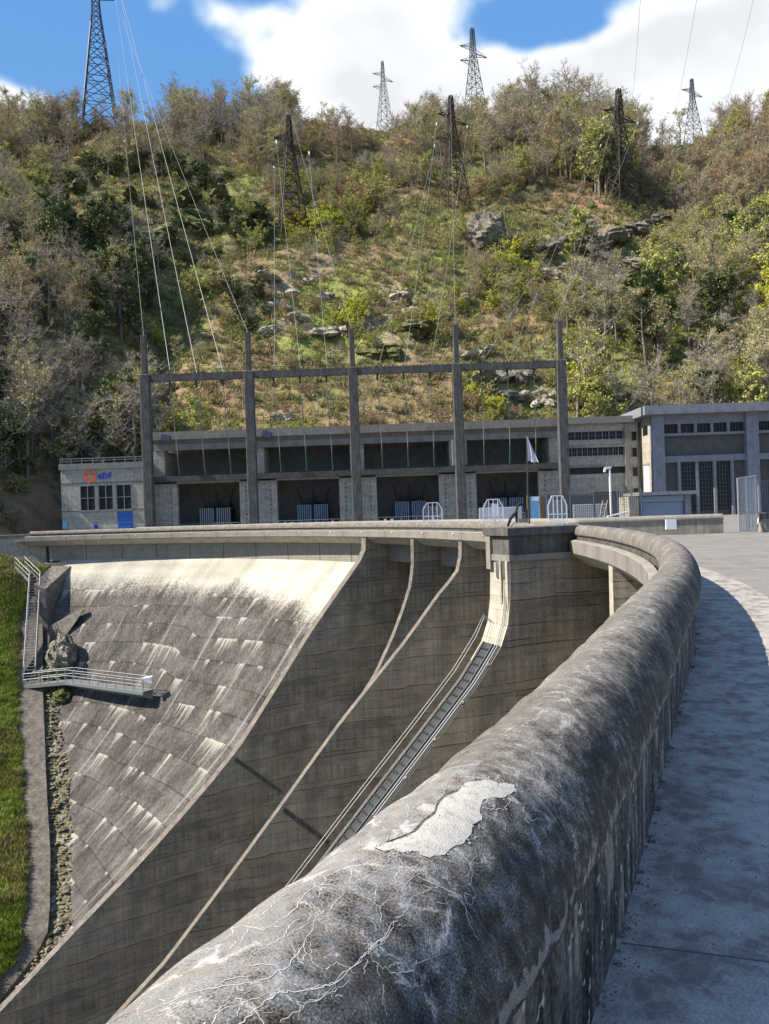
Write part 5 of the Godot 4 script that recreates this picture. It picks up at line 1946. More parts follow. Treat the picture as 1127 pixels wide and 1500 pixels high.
func crest_gate(base: Vector3, w: float, label: String) -> void:
	base.y = -0.05
	var t := thing("crest_gate", label, "gate", base, "white mesh gates on the crest")
	var h := 2.25
	var e := 0.22 * w
	var o := [Vector3(-w / 2, 0.5, 0), Vector3(-w / 2, h - 0.45, 0), Vector3(-w / 2 + e, h, 0), Vector3(w / 2 - e, h, 0), Vector3(w / 2, h - 0.45, 0), Vector3(w / 2, 0.5, 0)]
	for i in 5:
		var q := MB.new()
		q.bar(o[i], o[i + 1], 0.05, 0.05)
		part(t, "frame", q, M.white_paint, true)
	for x in [-0.22, 0.0, 0.24]:
		var q := MB.new()
		q.bar(Vector3(x * w, 0.0, 0), Vector3(x * w, h, 0), 0.05, 0.04)
		part(t, "bar", q, M.white_paint, true)
	for y in [0.55, 1.35]:
		var q := MB.new()
		q.bar(Vector3(-w / 2, y, 0), Vector3(w / 2, y, 0), 0.045, 0.04)
		part(t, "crossbar", q, M.white_paint, true)
	var q := MB.new()
	for i in 16:
		var x := lerpf(-w / 2, w / 2, (i + 0.5) / 16)
		q.bar(Vector3(x, 0.5, 0), Vector3(x, h - 0.2, 0), 0.008)
	for i in 22:
		q.bar(Vector3(-w / 2, 0.55 + i * 0.07, 0), Vector3(w / 2, 0.55 + i * 0.07, 0), 0.008)
	tag(part(t, "wire_mesh", q, M.white_paint, true), "", "", "", "stuff")

func tall_gate() -> void:
	var b := V(18.75, -0.05, 40.6)
	var t := thing("tall_gate", "tall galvanised mesh gate with slanted top standing in the wall gap", "gate", b)
	var o := [Vector3(-0.45, 0.1, 0), Vector3(-0.45, 2.85, 0), Vector3(0.45, 2.95, 0), Vector3(0.9, 2.5, -0.6), Vector3(0.9, 1.0, -0.6), Vector3(0.45, 0.1, 0)]
	for i in 5:
		var q := MB.new()
		q.bar(o[i], o[i + 1], 0.07, 0.06)
		part(t, "frame", q, M.gate_grey, true)
	for e in [[Vector3(0.45, 0.1, 0), Vector3(0.45, 2.95, 0)], [Vector3(0.0, 0.1, 0), Vector3(0.0, 2.9, 0)], [Vector3(-0.45, 1.05, 0), Vector3(0.9, 1.05, -0.3)], [Vector3(-0.45, 1.95, 0), Vector3(0.9, 1.95, -0.4)], [Vector3(-0.45, 0.1, 0), Vector3(0.45, 0.1, 0)]]:
		var q := MB.new()
		q.bar(e[0], e[1], 0.06, 0.05)
		part(t, "bar", q, M.gate_grey, true)
	var q := MB.new()
	for i in 14:
		var x := lerpf(-0.42, 0.42, i / 13.0)
		q.bar(Vector3(x, 0.1, 0.01), Vector3(x, 2.85, 0.01), 0.02)
	for i in 44:
		q.bar(Vector3(-0.45, 0.15 + i * 0.063, 0.012), Vector3(0.45, 0.15 + i * 0.063, 0.012), 0.024)
	for i in 24:
		q.bar(Vector3(0.45, 1.05 + i * 0.07, 0), Vector3(0.9, 1.05 + i * 0.063, -0.6), 0.012)
	tag(part(t, "wire_mesh", q, M.gate_grey, true), "", "", "", "stuff")
	# blue palisade fence running on behind it
	var f := thing("palisade_fence", "dark blue mesh fence running on behind the tall gate", "fence", V(22, -0.05, 44))
	for i in 8:
		var x := 20.3 + i * 1.6
		var p := MB.new()
		p.bar(V(x, -0.05, 44), V(x, 3.0, 44), 0.09)
		part(f, "post", p, M.fence_blue)
		var w := MB.new()
		for z in 16:
			w.bar(V(x + z * 0.1, 0.1, 44), V(x + z * 0.1, 2.75, 44), 0.014)
		for z in 12:
			w.bar(V(x, 0.2 + z * 0.22, 44), V(x + 1.6, 0.2 + z * 0.22, 44), 0.014)
		tag(part(f, "mesh_panel", w, M.fence_blue), "", "", "", "stuff")

# ---------- hillside ----------
var hill_noise := FastNoiseLite.new()
var ledge_noise := FastNoiseLite.new()
const RIDGE := [[-400, 215], [-150, 200], [0, 196], [100, 196], [200, 188], [300, 184], [420, 174], [500, 180], [540, 192], [580, 194], [620, 184], [660, 193], [700, 197], [760, 187], [850, 186], [930, 201], [955, 219], [990, 219], [1030, 213], [1060, 206], [1127, 192], [1300, 182], [1600, 190]]
const RD := 245.0
func ridge_py(px: float) -> float:
	for k in RIDGE.size() - 1:
		if px <= RIDGE[k + 1][0]:
			var f := clampf((px - RIDGE[k][0]) / float(RIDGE[k + 1][0] - RIDGE[k][0]), 0, 1)
			return lerpf(RIDGE[k][1], RIDGE[k + 1][1], f * f * (3.0 - 2.0 * f))
	return 170.0
func rocky(q: Vector2) -> float:
	# how far rock breaks through, by districts of the hillside
	var s := 0.0
	for e in [[190, 320, 190, 80, 1.0], [470, 450, 130, 70, 0.9], [880, 365, 150, 50, 1.1], [745, 570, 60, 35, 0.9], [712, 335, 40, 40, 0.6], [590, 470, 60, 50, 0.6], [480, 200, 60, 16, 0.5]]:
		var a: float = (q.x - e[0]) / e[2]
		var b: float = (q.y - e[1]) / e[3]
		s += e[4] * exp(-(a * a + b * b))
	return minf(s, 1.2)
func land(x: float, d: float) -> float:
	var px := 563.5 + F * x / d
	var foot := 104.5
	if x < -39.0:
		foot = maxf(84.0, 104.5 - (-39.0 - x) * 1.6)
	elif x > 30.0:
		foot = 108.0
	var t := (d - foot) / (RD - foot)
	var top := EYE + (750.0 - ridge_py(px) - (px - 563.5) * 0.035) / F * RD
	var y0 := -0.3 if x < -39.0 else lerpf(-0.3, 6.5, smoothstep(-39.0, -30.0, x))
	if t < 0.0:
		return y0 + (d - foot) * 4.0
	var y := 0.0
	if t <= 1.0:
		y = lerpf(y0, top, t)
	else:
		y = top - (d - RD) * 0.35
	var n := hill_noise.get_noise_2d(x, d)
	y += n * 4.5 * smoothstep(0.0, 0.12, t) * (1.0 - 0.6 * smoothstep(0.85, 1.0, t))
	var q := Vector2(px, 750.0 - (y - EYE) / d * F - (px - 563.5) * 0.035)
	var r := rocky(q)
	if r > 0.05:
		# broken ledges
		var step := 4.2
		var yy := y + ledge_noise.get_noise_2d(x * 2.0, d * 2.0) * 2.6
		var f := fposmod(yy, step) / step
		y += (smoothstep(0.25, 0.75, f) - f) * step * 0.8 * r
	return y
# where the line of sight to a picture spot meets the hillside
func on_hill(px: float, py: float) -> Vector3:
	var d := 86.0
	while d < 330.0:
		var p := at(px, py, d)
		if p.y < land(p.x, d):
			return p
		d += 0.5
	return at(px, py, 250.0)

func build_hill() -> void:
	hill_noise.seed = 14
	hill_noise.frequency = 0.022
	hill_noise.fractal_octaves = 4
	ledge_noise.seed = 15
	ledge_noise.frequency = 0.035
	ledge_noise.fractal_octaves = 3
	var tone := FastNoiseLite.new()
	tone.seed = 16
	tone.frequency = 0.03
	tone.fractal_octaves = 4
	var rows := []
	var cols := []
	var nc := 230
	var ds := []
	var d := 80.0
	while d < 262.0:
		ds.append(d)
		d += 1.15
	ds.append_array([275.0, 300.0, 360.0])
	for dd in ds:
		var row := []
		var cr := []
		for j in nc + 1:
			var px := lerpf(-420.0, 1560.0, float(j) / nc)
			var x: float = (px - 563.5) / F * dd
			var y := land(x, dd)
			var p := V(x, y, dd)
			row.append(p)
			var q := spot(p)
			var r := rocky(q)
			var n := tone.get_noise_2d(x, dd)
			var c := Color(0.283, 0.215, 0.140).lerp(Color(0.193, 0.225, 0.080), clampf(0.54 + n * 2.0, 0, 1))
			c = c.lerp(Color(0.338, 0.237, 0.158), clampf(tone.get_noise_2d(x + 400, dd) * 2.0, 0, 0.7))
			# right and lower parts greener, bracken above the ledges
			c = c.lerp(Color(0.247, 0.293, 0.080), 0.45 * smoothstep(780, 1000, q.x) * smoothstep(330, 480, q.y))
			c = c.lerp(Color(0.315, 0.193, 0.135), 0.6 * exp(-pow((q.x - 860) / 150, 2) - pow((q.y - 300) / 50, 2)))
			c = c.lerp(Color(0.293, 0.135, 0.090), 0.7 * exp(-pow((q.x - 490) / 60, 2) - pow((q.y - 198) / 16, 2)))
			if r > 0.25:
				var g := tone.get_noise_2d(x * 3.0, dd * 3.0 + 77)
				if q.x < 400:
					c = c.lerp(Color(0.158, 0.203, 0.050) if g > -0.05 else Color(0.112, 0.104, 0.085), minf(r, 0.85))
				else:
					c = c.lerp(Color(0.270, 0.338, 0.080) if g > 0.02 else Color(0.338, 0.305, 0.237), minf(r, 0.75))
			cr.append(c)
		rows.append(row); cols.append(cr)
	var mb := MB.new()
	mb.use_col = false
	mb.grid(rows, [], false, cols)
	setting("hillside", mb, M.hill)

# ---------- trees ----------
# returns [trunk mesh, crown mesh]
func make_tree(sd: int, h: float, wide: float, opt: Dictionary) -> Array:
	rng.seed = sd
	var wood := MB.new()
	var crown := MB.new()
	crown.use_col = true
	var stems: int = opt.get("stems", 1)
	var tips := []
	for s in stems:
		var lean := Vector3(rng.randf_range(-1, 1), 0, rng.randf_range(-1, 1)) * (0.12 if stems == 1 else 0.45)
		var pts := []
		var hh := h * (0.86 if stems == 1 else rng.randf_range(0.6, 0.9))
		for i in 7:
			var f := i / 6.0
			pts.append(Vector3(lean.x * f * h * 0.5 + rng.randf_range(-1, 1) * 0.018 * h * f, hh * f - (0.8 if i == 0 else 0.0), lean.z * f * h * 0.5 + rng.randf_range(-1, 1) * 0.018 * h * f))
		var r0 := h * 0.014 * (1.0 if stems == 1 else 0.6)
		wood.tube(pts, r0 * 1.3, r0 * 0.2, 6, false)
		var limbs: int = opt.get("limbs", 12) / (1 if stems == 1 else 2)
		for l in limbs:
			var f := lerpf(opt.get("from", 0.3), 0.97, (l + rng.randf()) / limbs)
			var k := int(f * 6.0)
			var base: Vector3 = (pts[k] as Vector3).lerp(pts[mini(k + 1, 6)], f * 6.0 - k)
			var a := rng.randf() * TAU
			var reach := wide * 0.5 * lerpf(1.0, 0.42, pow((f - 0.3) / 0.7, 2.0) if f > 0.3 else 0.0) * rng.randf_range(0.65, 1.1)
			var rise: float = reach * rng.randf_range(opt.get("rise", 0.5), opt.get("rise", 0.5) + 0.7)
			var tip := base + Vector3(cos(a) * reach, rise, sin(a) * reach)
			var mid := base.lerp(tip, 0.5) + Vector3(rng.randf_range(-0.1, 0.1), -0.08, rng.randf_range(-0.1, 0.1)) * reach
			wood.tube([base, mid, tip], r0 * 0.42, r0 * 0.1, 4, false)
			for b in opt.get("branches", 7):
				var g := rng.randf_range(0.25, 1.0)
				var bb: Vector3 = base.lerp(mid, g * 2.0) if g < 0.5 else mid.lerp(tip, g * 2.0 - 1.0)
				var out := Vector3(rng.randf_range(-1, 1), rng.randf_range(-0.1, 1.0), rng.randf_range(-1, 1)).normalized() * h * rng.randf_range(0.06, 0.13)
				tips.append([bb, bb + out])
	for e in tips:
		var a: Vector3 = e[0]
		var b: Vector3 = e[1]
		blade(crown, a, b, h * 0.003, opt.twig[rng.randi() % opt.twig.size()])
		for t in opt.get("twigs", 9):
			var c := a.lerp(b, rng.randf_range(0.2, 1.0))
			var o := ((b - a).normalized() * 0.6 + Vector3(rng.randf_range(-1, 1), rng.randf_range(-0.3, 1), rng.randf_range(-1, 1))) * h * rng.randf_range(0.025, 0.06)
			blade(crown, c, c + o, h * opt.get("fine", 0.0026), opt.twig[rng.randi() % opt.twig.size()])
			for q in opt.get("leaves", 0):
				leaf(crown, c + o * rng.randf() + Vector3(rng.randf_range(-1, 1), rng.randf_range(-1, 1), rng.randf_range(-1, 1)) * h * 0.018, opt.get("leaf", 0.1), opt.green[rng.randi() % opt.green.size()])
	return [wood.mesh(), crown.mesh()]
func blade(mb: MB, a: Vector3, b: Vector3, w: float, c: Color) -> void:
	mb.ink = c * rng.randf_range(0.75, 1.25)
	var d := (b - a)
	var s := d.cross(Vector3(rng.randf_range(-1, 1), rng.randf_range(-1, 1), rng.randf_range(-1, 1))).normalized() * w
	mb.tri(a - s, a + s, b)
func leaf(mb: MB, c: Vector3, r: float, col: Color) -> void:
	mb.ink = col * rng.randf_range(0.65, 1.35)
	var u := Vector3(rng.randf_range(-1, 1), rng.randf_range(-1, 1), rng.randf_range(-1, 1)).normalized()
	var v := u.cross(Vector3(rng.randf_range(-1, 1), rng.randf_range(-1, 1), rng.randf_range(-1, 1))).normalized()
	mb.tri(c - u * r, c + v * r * 0.8, c + u * r * 0.9)
	mb.tri(c - u * r, c + u * r * 0.6 - v * r * 0.2, c - v * r * 0.8)

var kinds := {}
func make_kinds() -> void:
	var grey := [Color(0.36, 0.32, 0.27), Color(0.30, 0.265, 0.225), Color(0.42, 0.37, 0.31)]
	var brown := [Color(0.36, 0.28, 0.21), Color(0.31, 0.245, 0.19), Color(0.41, 0.33, 0.25)]
	var olive := [Color(0.43, 0.39, 0.15), Color(0.37, 0.35, 0.13), Color(0.47, 0.42, 0.20)]
	var fresh := [Color(0.37, 0.39, 0.11), Color(0.43, 0.44, 0.14), Color(0.31, 0.33, 0.10)]
	var lime := [Color(0.55, 0.56, 0.08), Color(0.50, 0.53, 0.08), Color(0.58, 0.57, 0.12)]
	var dark := [Color(0.08, 0.11, 0.045), Color(0.10, 0.13, 0.055), Color(0.14, 0.16, 0.065)]
	var rust := [Color(0.38, 0.26, 0.15), Color(0.34, 0.25, 0.16), Color(0.37, 0.29, 0.17)]
	var spec := {
		"bare_grey": ["bare grey-brown tree", {"twig": grey, "limbs": 13, "branches": 8, "twigs": 16, "rise": 0.6, "fine": 0.0017}],
		"bare_brown": ["bare brown-twigged tree", {"twig": brown, "limbs": 14, "branches": 8, "twigs": 14, "rise": 0.5, "fine": 0.0017, "leaves": 1, "leaf": 0.09, "green": rust}],
		"budding": ["budding olive-tinged tree", {"twig": grey, "limbs": 13, "branches": 7, "twigs": 12, "fine": 0.0017, "leaves": 1, "leaf": 0.11, "green": olive}],
		"leafy": ["fresh leafing tree", {"twig": brown, "limbs": 14, "branches": 8, "twigs": 7, "leaves": 4, "leaf": 0.17, "green": fresh, "from": 0.2}],
		"evergreen": ["dark evergreen tree", {"twig": dark, "limbs": 16, "branches": 8, "twigs": 7, "leaves": 5, "leaf": 0.2, "green": dark, "from": 0.12}],
		"lime": ["bright yellow-green tree", {"twig": brown, "limbs": 14, "branches": 8, "twigs": 7, "leaves": 6, "leaf": 0.17, "green": lime, "from": 0.1}],
	}
	for k in spec:
		var v := []
		for s in 3:
			v.append(make_tree(100 + s * 17 + k.hash() % 97, 10.0 + s * 1.2, 6.0 + s * 0.7, spec[k][1]))
		kinds[k] = [spec[k][0], v]
	var bush := {
		"grey_bush": ["bare grey shrub", {"stems": 6, "twig": grey, "limbs": 10, "branches": 6, "twigs": 7, "from": 0.15, "fine": 0.0034}],
		"rust_bush": ["rusty brown shrub", {"stems": 6, "twig": brown, "limbs": 10, "branches": 6, "twigs": 6, "from": 0.1, "leaves": 2, "leaf": 0.08, "green": rust, "fine": 0.0034}],
		"olive_bush": ["olive green shrub", {"stems": 5, "twig": brown, "limbs": 10, "branches": 6, "twigs": 6, "from": 0.1, "leaves": 3, "leaf": 0.08, "fine": 0.0034, "green": olive}],
		"green_bush": ["fresh green shrub", {"stems": 5, "twig": brown, "limbs": 10, "branches": 6, "twigs": 6, "from": 0.08, "leaves": 4, "leaf": 0.08, "fine": 0.0034, "green": fresh}],
		"lime_bush": ["bright yellow-green shrub", {"stems": 5, "twig": brown, "limbs": 10, "branches": 6, "twigs": 6, "from": 0.05, "leaves": 8, "leaf": 0.10, "green": lime}],
		"dark_bush": ["dark green shrub", {"stems": 5, "twig": dark, "limbs": 10, "branches": 6, "twigs": 6, "from": 0.05, "leaves": 7, "leaf": 0.11, "green": dark}],
	}
	for k in bush:
		var v := []
		for s in 3:
			v.append(make_tree(300 + s * 13 + k.hash() % 89, 3.2 + s * 0.4, 3.4 + s * 0.5, bush[k][1]))
		kinds[k] = [bush[k][0], v]

func district(q: Vector2) -> String:
	if q.y < 265:
		if q.x < 250: return "on the ridge around the tallest pylon"
		if q.x < 545: return "on the wooded ridge right of the tallest pylon"
		if q.x < 735: return "on the ridge between the two twin-armed pylons"
		if q.x < 955: return "in the clump around the pylon above the ledges"
		return "on the ridge at the right edge"
	if q.x < 215:
		return "on the steep slope above the control building" if q.y > 420 else "among the mossy crags below the tallest pylon"
	if q.x < 830:
		return "on the slope behind the concrete gantry" if q.y > 400 else "on the upper slope between the dark pylons"
	return "on the slope above the grey building" if q.y > 400 else "on the slope around the brown rock ledges"
func build_woods() -> void:
	make_kinds()
	var pick := FastNoiseLite.new()
	pick.seed = 41
	pick.frequency = 0.028
	pick.fractal_octaves = 3
	rng.seed = 99
	var trees := []
	var shrubs := []
	# candidates over the hillside
	var n := 0
	while n < 18000:
		n += 1
		var d := sqrt(rng.randf_range(86.0 * 86.0, 268.0 * 268.0))
		var px := rng.randf_range(-190.0, 1320.0)
		var x := (px - 563.5) / F * d
		var y := land(x, d)
		if y < -0.4 or (x > -39.0 and d < 105.5) or (x > 20 and d < 109.5):
			continue
		var q := spot(V(x, y, d))
		var roll := rng.randf()
		var v := pick.get_noise_2d(x, d)
		var r := rocky(q)
		# how wooded each district is
		var wood := 0.05
		if q.y < 290: wood = 0.3
		if q.x < 215 and q.y > 380: wood = 0.8
		if q.x < 60: wood = maxf(wood, 0.3)
		if q.x > 940 and q.y < 420: wood = 0.34
		if q.x > 830 and q.y > 380: wood = 0.3
		if q.x > 740 and q.x < 945 and q.y < 290: wood = 0.5
		if q.y < 262 and q.x > 530 and q.x < 740: wood = 0.16
		if q.x > 530 and q.x < 560 and q.y < 215: wood = 0.02
		if q.x > 445 and q.x < 535 and q.y > 186 and q.y < 212: wood = 0.02
		if q.x > 945 and q.x < 1045 and q.y < 262: wood = 0.015
		if q.x > 118 and q.x < 178 and q.y < 260 and q.y > 160: wood = 0.06
		var clear := 1.0
		for e in [[429, 345, 40, 95], [666, 305, 40, 95], [912, 305, 44, 100]]:
			if absf(q.x - e[0]) < e[2] and q.y > e[1] - 14 and q.y < e[1] + e[3]:
				wood = 0.0
				clear = 0.35
		wood *= clampf(1.0 - r, 0.06, 1.0)
		wood *= clampf(0.75 + v * 1.6, 0.1, 1.8)
		if roll < wood * 0.62:
			var k := "bare_grey"
			var w := rng.randf()
			if q.x > 900 and q.y > 360:
				k = "budding" if w < 0.48 else ("leafy" if w < 0.72 else ("evergreen" if w < 0.78 else "bare_grey"))
			elif q.x > 940:
				k = "bare_brown" if w < 0.35 else ("budding" if w < 0.62 else ("bare_grey" if w < 0.94 else "leafy"))
			elif q.x < 215 and q.y > 380:
				k = "bare_grey" if w < 0.4 else ("budding" if w < 0.66 else ("evergreen" if w < 0.9 else "bare_brown"))
			elif q.y < 262:
				k = "bare_grey" if w < 0.45 else ("bare_brown" if w < 0.62 else ("budding" if w < 0.99 else "leafy"))
			else:
				k = "bare_grey" if w < 0.4 else ("budding" if w < 0.75 else "leafy")
			var s := rng.randf_range(0.55, 1.35)
			if q.x > 740 and q.x < 945 and q.y < 290: s *= 1.25
			if q.y > 262 and q.x > 215 and q.x < 830: s *= 0.62
			trees.append([s * 11.0 / d, k, V(x, y, d), s, rng.randi() % 3, rng.randf() * TAU, q])
		elif roll < wood + clampf(0.22 + v * 0.9, 0.05, 0.6) * clampf(1.0 - r * 0.8, 0.1, 1.0) * clear:
			var w := rng.randf() + v * 0.5
			var k := "grey_bush"
			if q.x > 800 and q.y > 400:
				k = "olive_bush" if w < 0.35 else ("green_bush" if w < 0.75 else ("rust_bush" if w < 0.9 else "grey_bush"))
			elif q.y < 330:
				k = "grey_bush" if w < 0.4 else ("rust_bush" if w < 0.78 else ("olive_bush" if w < 0.96 else "green_bush"))
			else:
				k = "grey_bush" if w < 0.32 else ("rust_bush" if w < 0.52 else ("olive_bush" if w < 0.8 else ("green_bush" if w < 0.99 else "lime_bush")))
			if q.x < 400 and r > 0.3 and w > 0.4: k = "dark_bush"
			var s := rng.randf_range(0.35, 0.9) * (1.0 + maxf(v, 0.0) * 1.4)
			shrubs.append([s * 3.5 / d, k, V(x, y - 0.15, d), s, rng.randi() % 3, rng.randf() * TAU, q])
	# ones that stand out in the picture
	for e in [["lime_bush", 742, 400, 1.5], ["lime_bush", 852, 572, 1.7], ["lime_bush", 838, 585, 1.1], ["lime", 1112, 455, 0.95], ["lime", 1135, 480, 1.0], ["olive_bush", 545, 315, 2.6], ["olive_bush", 520, 300, 1.8], ["green_bush", 370, 372, 1.7], ["leafy", 965, 480, 0.8], ["budding", 1010, 500, 0.9], ["leafy", 1050, 470, 0.75], ["bare_grey", 612, 186, 0.75], ["bare_grey", 634, 184, 0.8], ["bare_grey", 598, 188, 0.6]]:
		var p := on_hill(e[1], e[2])
		var item := [9.0, e[0], p + Vector3(0, -0.3, 0), e[3], 1, rng.randf() * TAU, Vector2(e[1], e[2])]
		if String(e[0]).ends_with("bush"): shrubs.append(item)
		else: trees.append(item)
	print("trees ", trees.size(), " shrubs ", shrubs.size())
	plant(trees, 290, "tree", "stand_of_trees", "smaller trees of the wooded hillside that merge into one mass")
	plant(shrubs, 200, "shrub", "undergrowth", "low brown and green undergrowth covering the hillside")
	# dry grass and bracken
	rng.seed = 7
	for g in [["dry_grass", [Color(0.300, 0.240, 0.120), Color(0.240, 0.180, 0.105), Color(0.195, 0.195, 0.075)], 15000], ["green_grass", [Color(0.21, 0.235, 0.075), Color(0.165, 0.18, 0.06), Color(0.27, 0.27, 0.105)], 11000]]:
		var mm := MultiMesh.new()
		mm.transform_format = MultiMesh.TRANSFORM_3D
		mm.mesh = tuft_mesh(51 + g[2], 46, 0.8, 0.9, g[1])
		rng.seed = 52 + g[2]
		var ts := []
		while ts.size() < g[2]:
			var d := sqrt(rng.randf_range(104.0 * 104.0, 250.0 * 250.0))
			var x := rng.randf_range(-0.52, 0.55) * d
			var v := pick.get_noise_2d(x * 2.0, d * 2.0)
			if (v > 0.0) != (g[0] == "green_grass") and rng.randf() < 0.8:
				continue
			ts.append(Transform3D(Basis(Vector3.UP, rng.randf() * TAU).scaled(Vector3.ONE * rng.randf_range(0.5, 1.3)), V(x, land(x, d) - 0.05, d)))
		mm.instance_count = ts.size()
		for i in ts.size():
			mm.set_instance_transform(i, ts[i])
		var o := MultiMeshInstance3D.new()
		o.name = "hillside_" + g[0]
		o.multimesh = mm
		o.material_override = M.foliage
		add_child(o)
		tag(o, "%s tufts scattered over the hillside" % String(g[0]).replace("_", " "), "grass", "", "stuff")
const LANDMARKS := [[147, 150, "the tallest pylon"], [428, 265, "the pylon behind second bay"], [665, 225, "the pylon above the crag"], [912, 225, "the pylon above the ledges"], [697, 120, "the twin-armed pylon"], [1016, 165, "the small saddle pylon"], [562, 135, "the faint far pylon"], [712, 340, "the lone grey crag"], [890, 370, "the brown rock ledges"], [450, 450, "the pale rocks"], [215, 520, "the first gantry post"], [362, 520, "the second gantry post"], [513, 520, "the third gantry post"], [666, 520, "the fourth gantry post"], [822, 520, "the fifth gantry post"], [150, 670, "the control building"], [880, 610, "the louvred building"], [1040, 590, "the grey building"], [230, 330, "the mossy crags"], [20, 500, "the mid left edge"], [1110, 430, "the bright right-edge tree"], [20, 250, "the upper left edge"], [1100, 260, "the upper right edge"], [560, 300, "the upper olive shrub"], [745, 560, "the rock face above hall"]]
const RANK := ["nearest", "second nearest", "third nearest", "fourth nearest", "fifth nearest", "sixth nearest", "seventh nearest", "eighth nearest", "ninth nearest", "tenth nearest"]
# items: [spot in the picture, words for its look]; returns a label for each that tells it from its like
func told_apart(items: Array) -> Array:
	var lists := {}
	for i in items.size():
		var q: Vector2 = items[i][0]
		var best := 1e9
		var mark := 0
		for k in LANDMARKS.size():
			var dd := q.distance_to(Vector2(LANDMARKS[k][0], LANDMARKS[k][1]))
			if dd < best:
				best = dd
				mark = k
		var o := q - Vector2(LANDMARKS[mark][0], LANDMARKS[mark][1])
		var side := ("left of" if o.x < 0 else "right of") if absf(o.x) > absf(o.y) else ("above" if o.y < 0 else "below")
		var key := "%s|%s %s" % [items[i][1], side, LANDMARKS[mark][2]]
		if not lists.has(key):
			lists[key] = []
		lists[key].append([best, i])
	var out := []
	out.resize(items.size())
	for key in lists:
		var l: Array = lists[key]
		l.sort_custom(func(a, b): return a[0] < b[0])
		for r in l.size():
			var look: String = key.get_slice("|", 0)
			var where: String = key.get_slice("|", 1)
			out[l[r][1]] = "%s %s" % [look, where] if l.size() == 1 else "%s %s, %s to it" % [look, where, RANK[r] if r < 10 else "%dth nearest" % (r + 1)]
	return out
func plant(all: Array, most: int, called: String, mass: String, mass_label: String) -> void:
	all.sort_custom(func(a, b): return a[0] > b[0])
	var rest := {}
	var left := most
	var shown := []
	for e in all:
		if shown.size() < most and e[6].x > -20 and e[6].x < 1147:
			shown.append([e[6], kinds[e[1]][0]])
	var labels := told_apart(shown)
	for e in all:
		var tr := Transform3D(Basis(Vector3.UP, e[5]).scaled(Vector3.ONE * e[3]), e[2])
		var vis: bool = e[6].x > -20 and e[6].x < 1147
		if left > 0 and vis:
			var said: String = labels[most - left]
			left -= 1
			var kind: Array = kinds[e[1]]
			var place := district(e[6])
			var o := thing("%s_%s" % [e[1].replace("_bush", ""), called], said, called, e[2], "%ss %s" % [kind[0], place])
			o.transform = tr
			piece(o, "trunk" if called == "tree" else "stems", kind[1][e[4]][0], M.bark)
			piece(o, "crown" if called == "tree" else "twigs", kind[1][e[4]][1], M.foliage)
		else:
			var key := "%s|%d" % [e[1], e[4]]
			if not rest.has(key):
				rest[key] = []
			rest[key].append(tr)
	for key in rest:
		var kind: Array = kinds[key.get_slice("|", 0)]
		for z in 2:
			var mm := MultiMesh.new()
			mm.transform_format = MultiMesh.TRANSFORM_3D
			mm.mesh = kind[1][int(key.get_slice("|", 1))][z]
			mm.instance_count = rest[key].size()
			for i in rest[key].size():
				mm.set_instance_transform(i, rest[key][i])
			var o := MultiMeshInstance3D.new()
			o.name = numbered(mass)
			o.multimesh = mm
			o.material_override = M.bark if z == 0 else M.foliage
			add_child(o)
			tag(o, mass_label, "woodland" if called == "tree" else "undergrowth", "", "stuff")

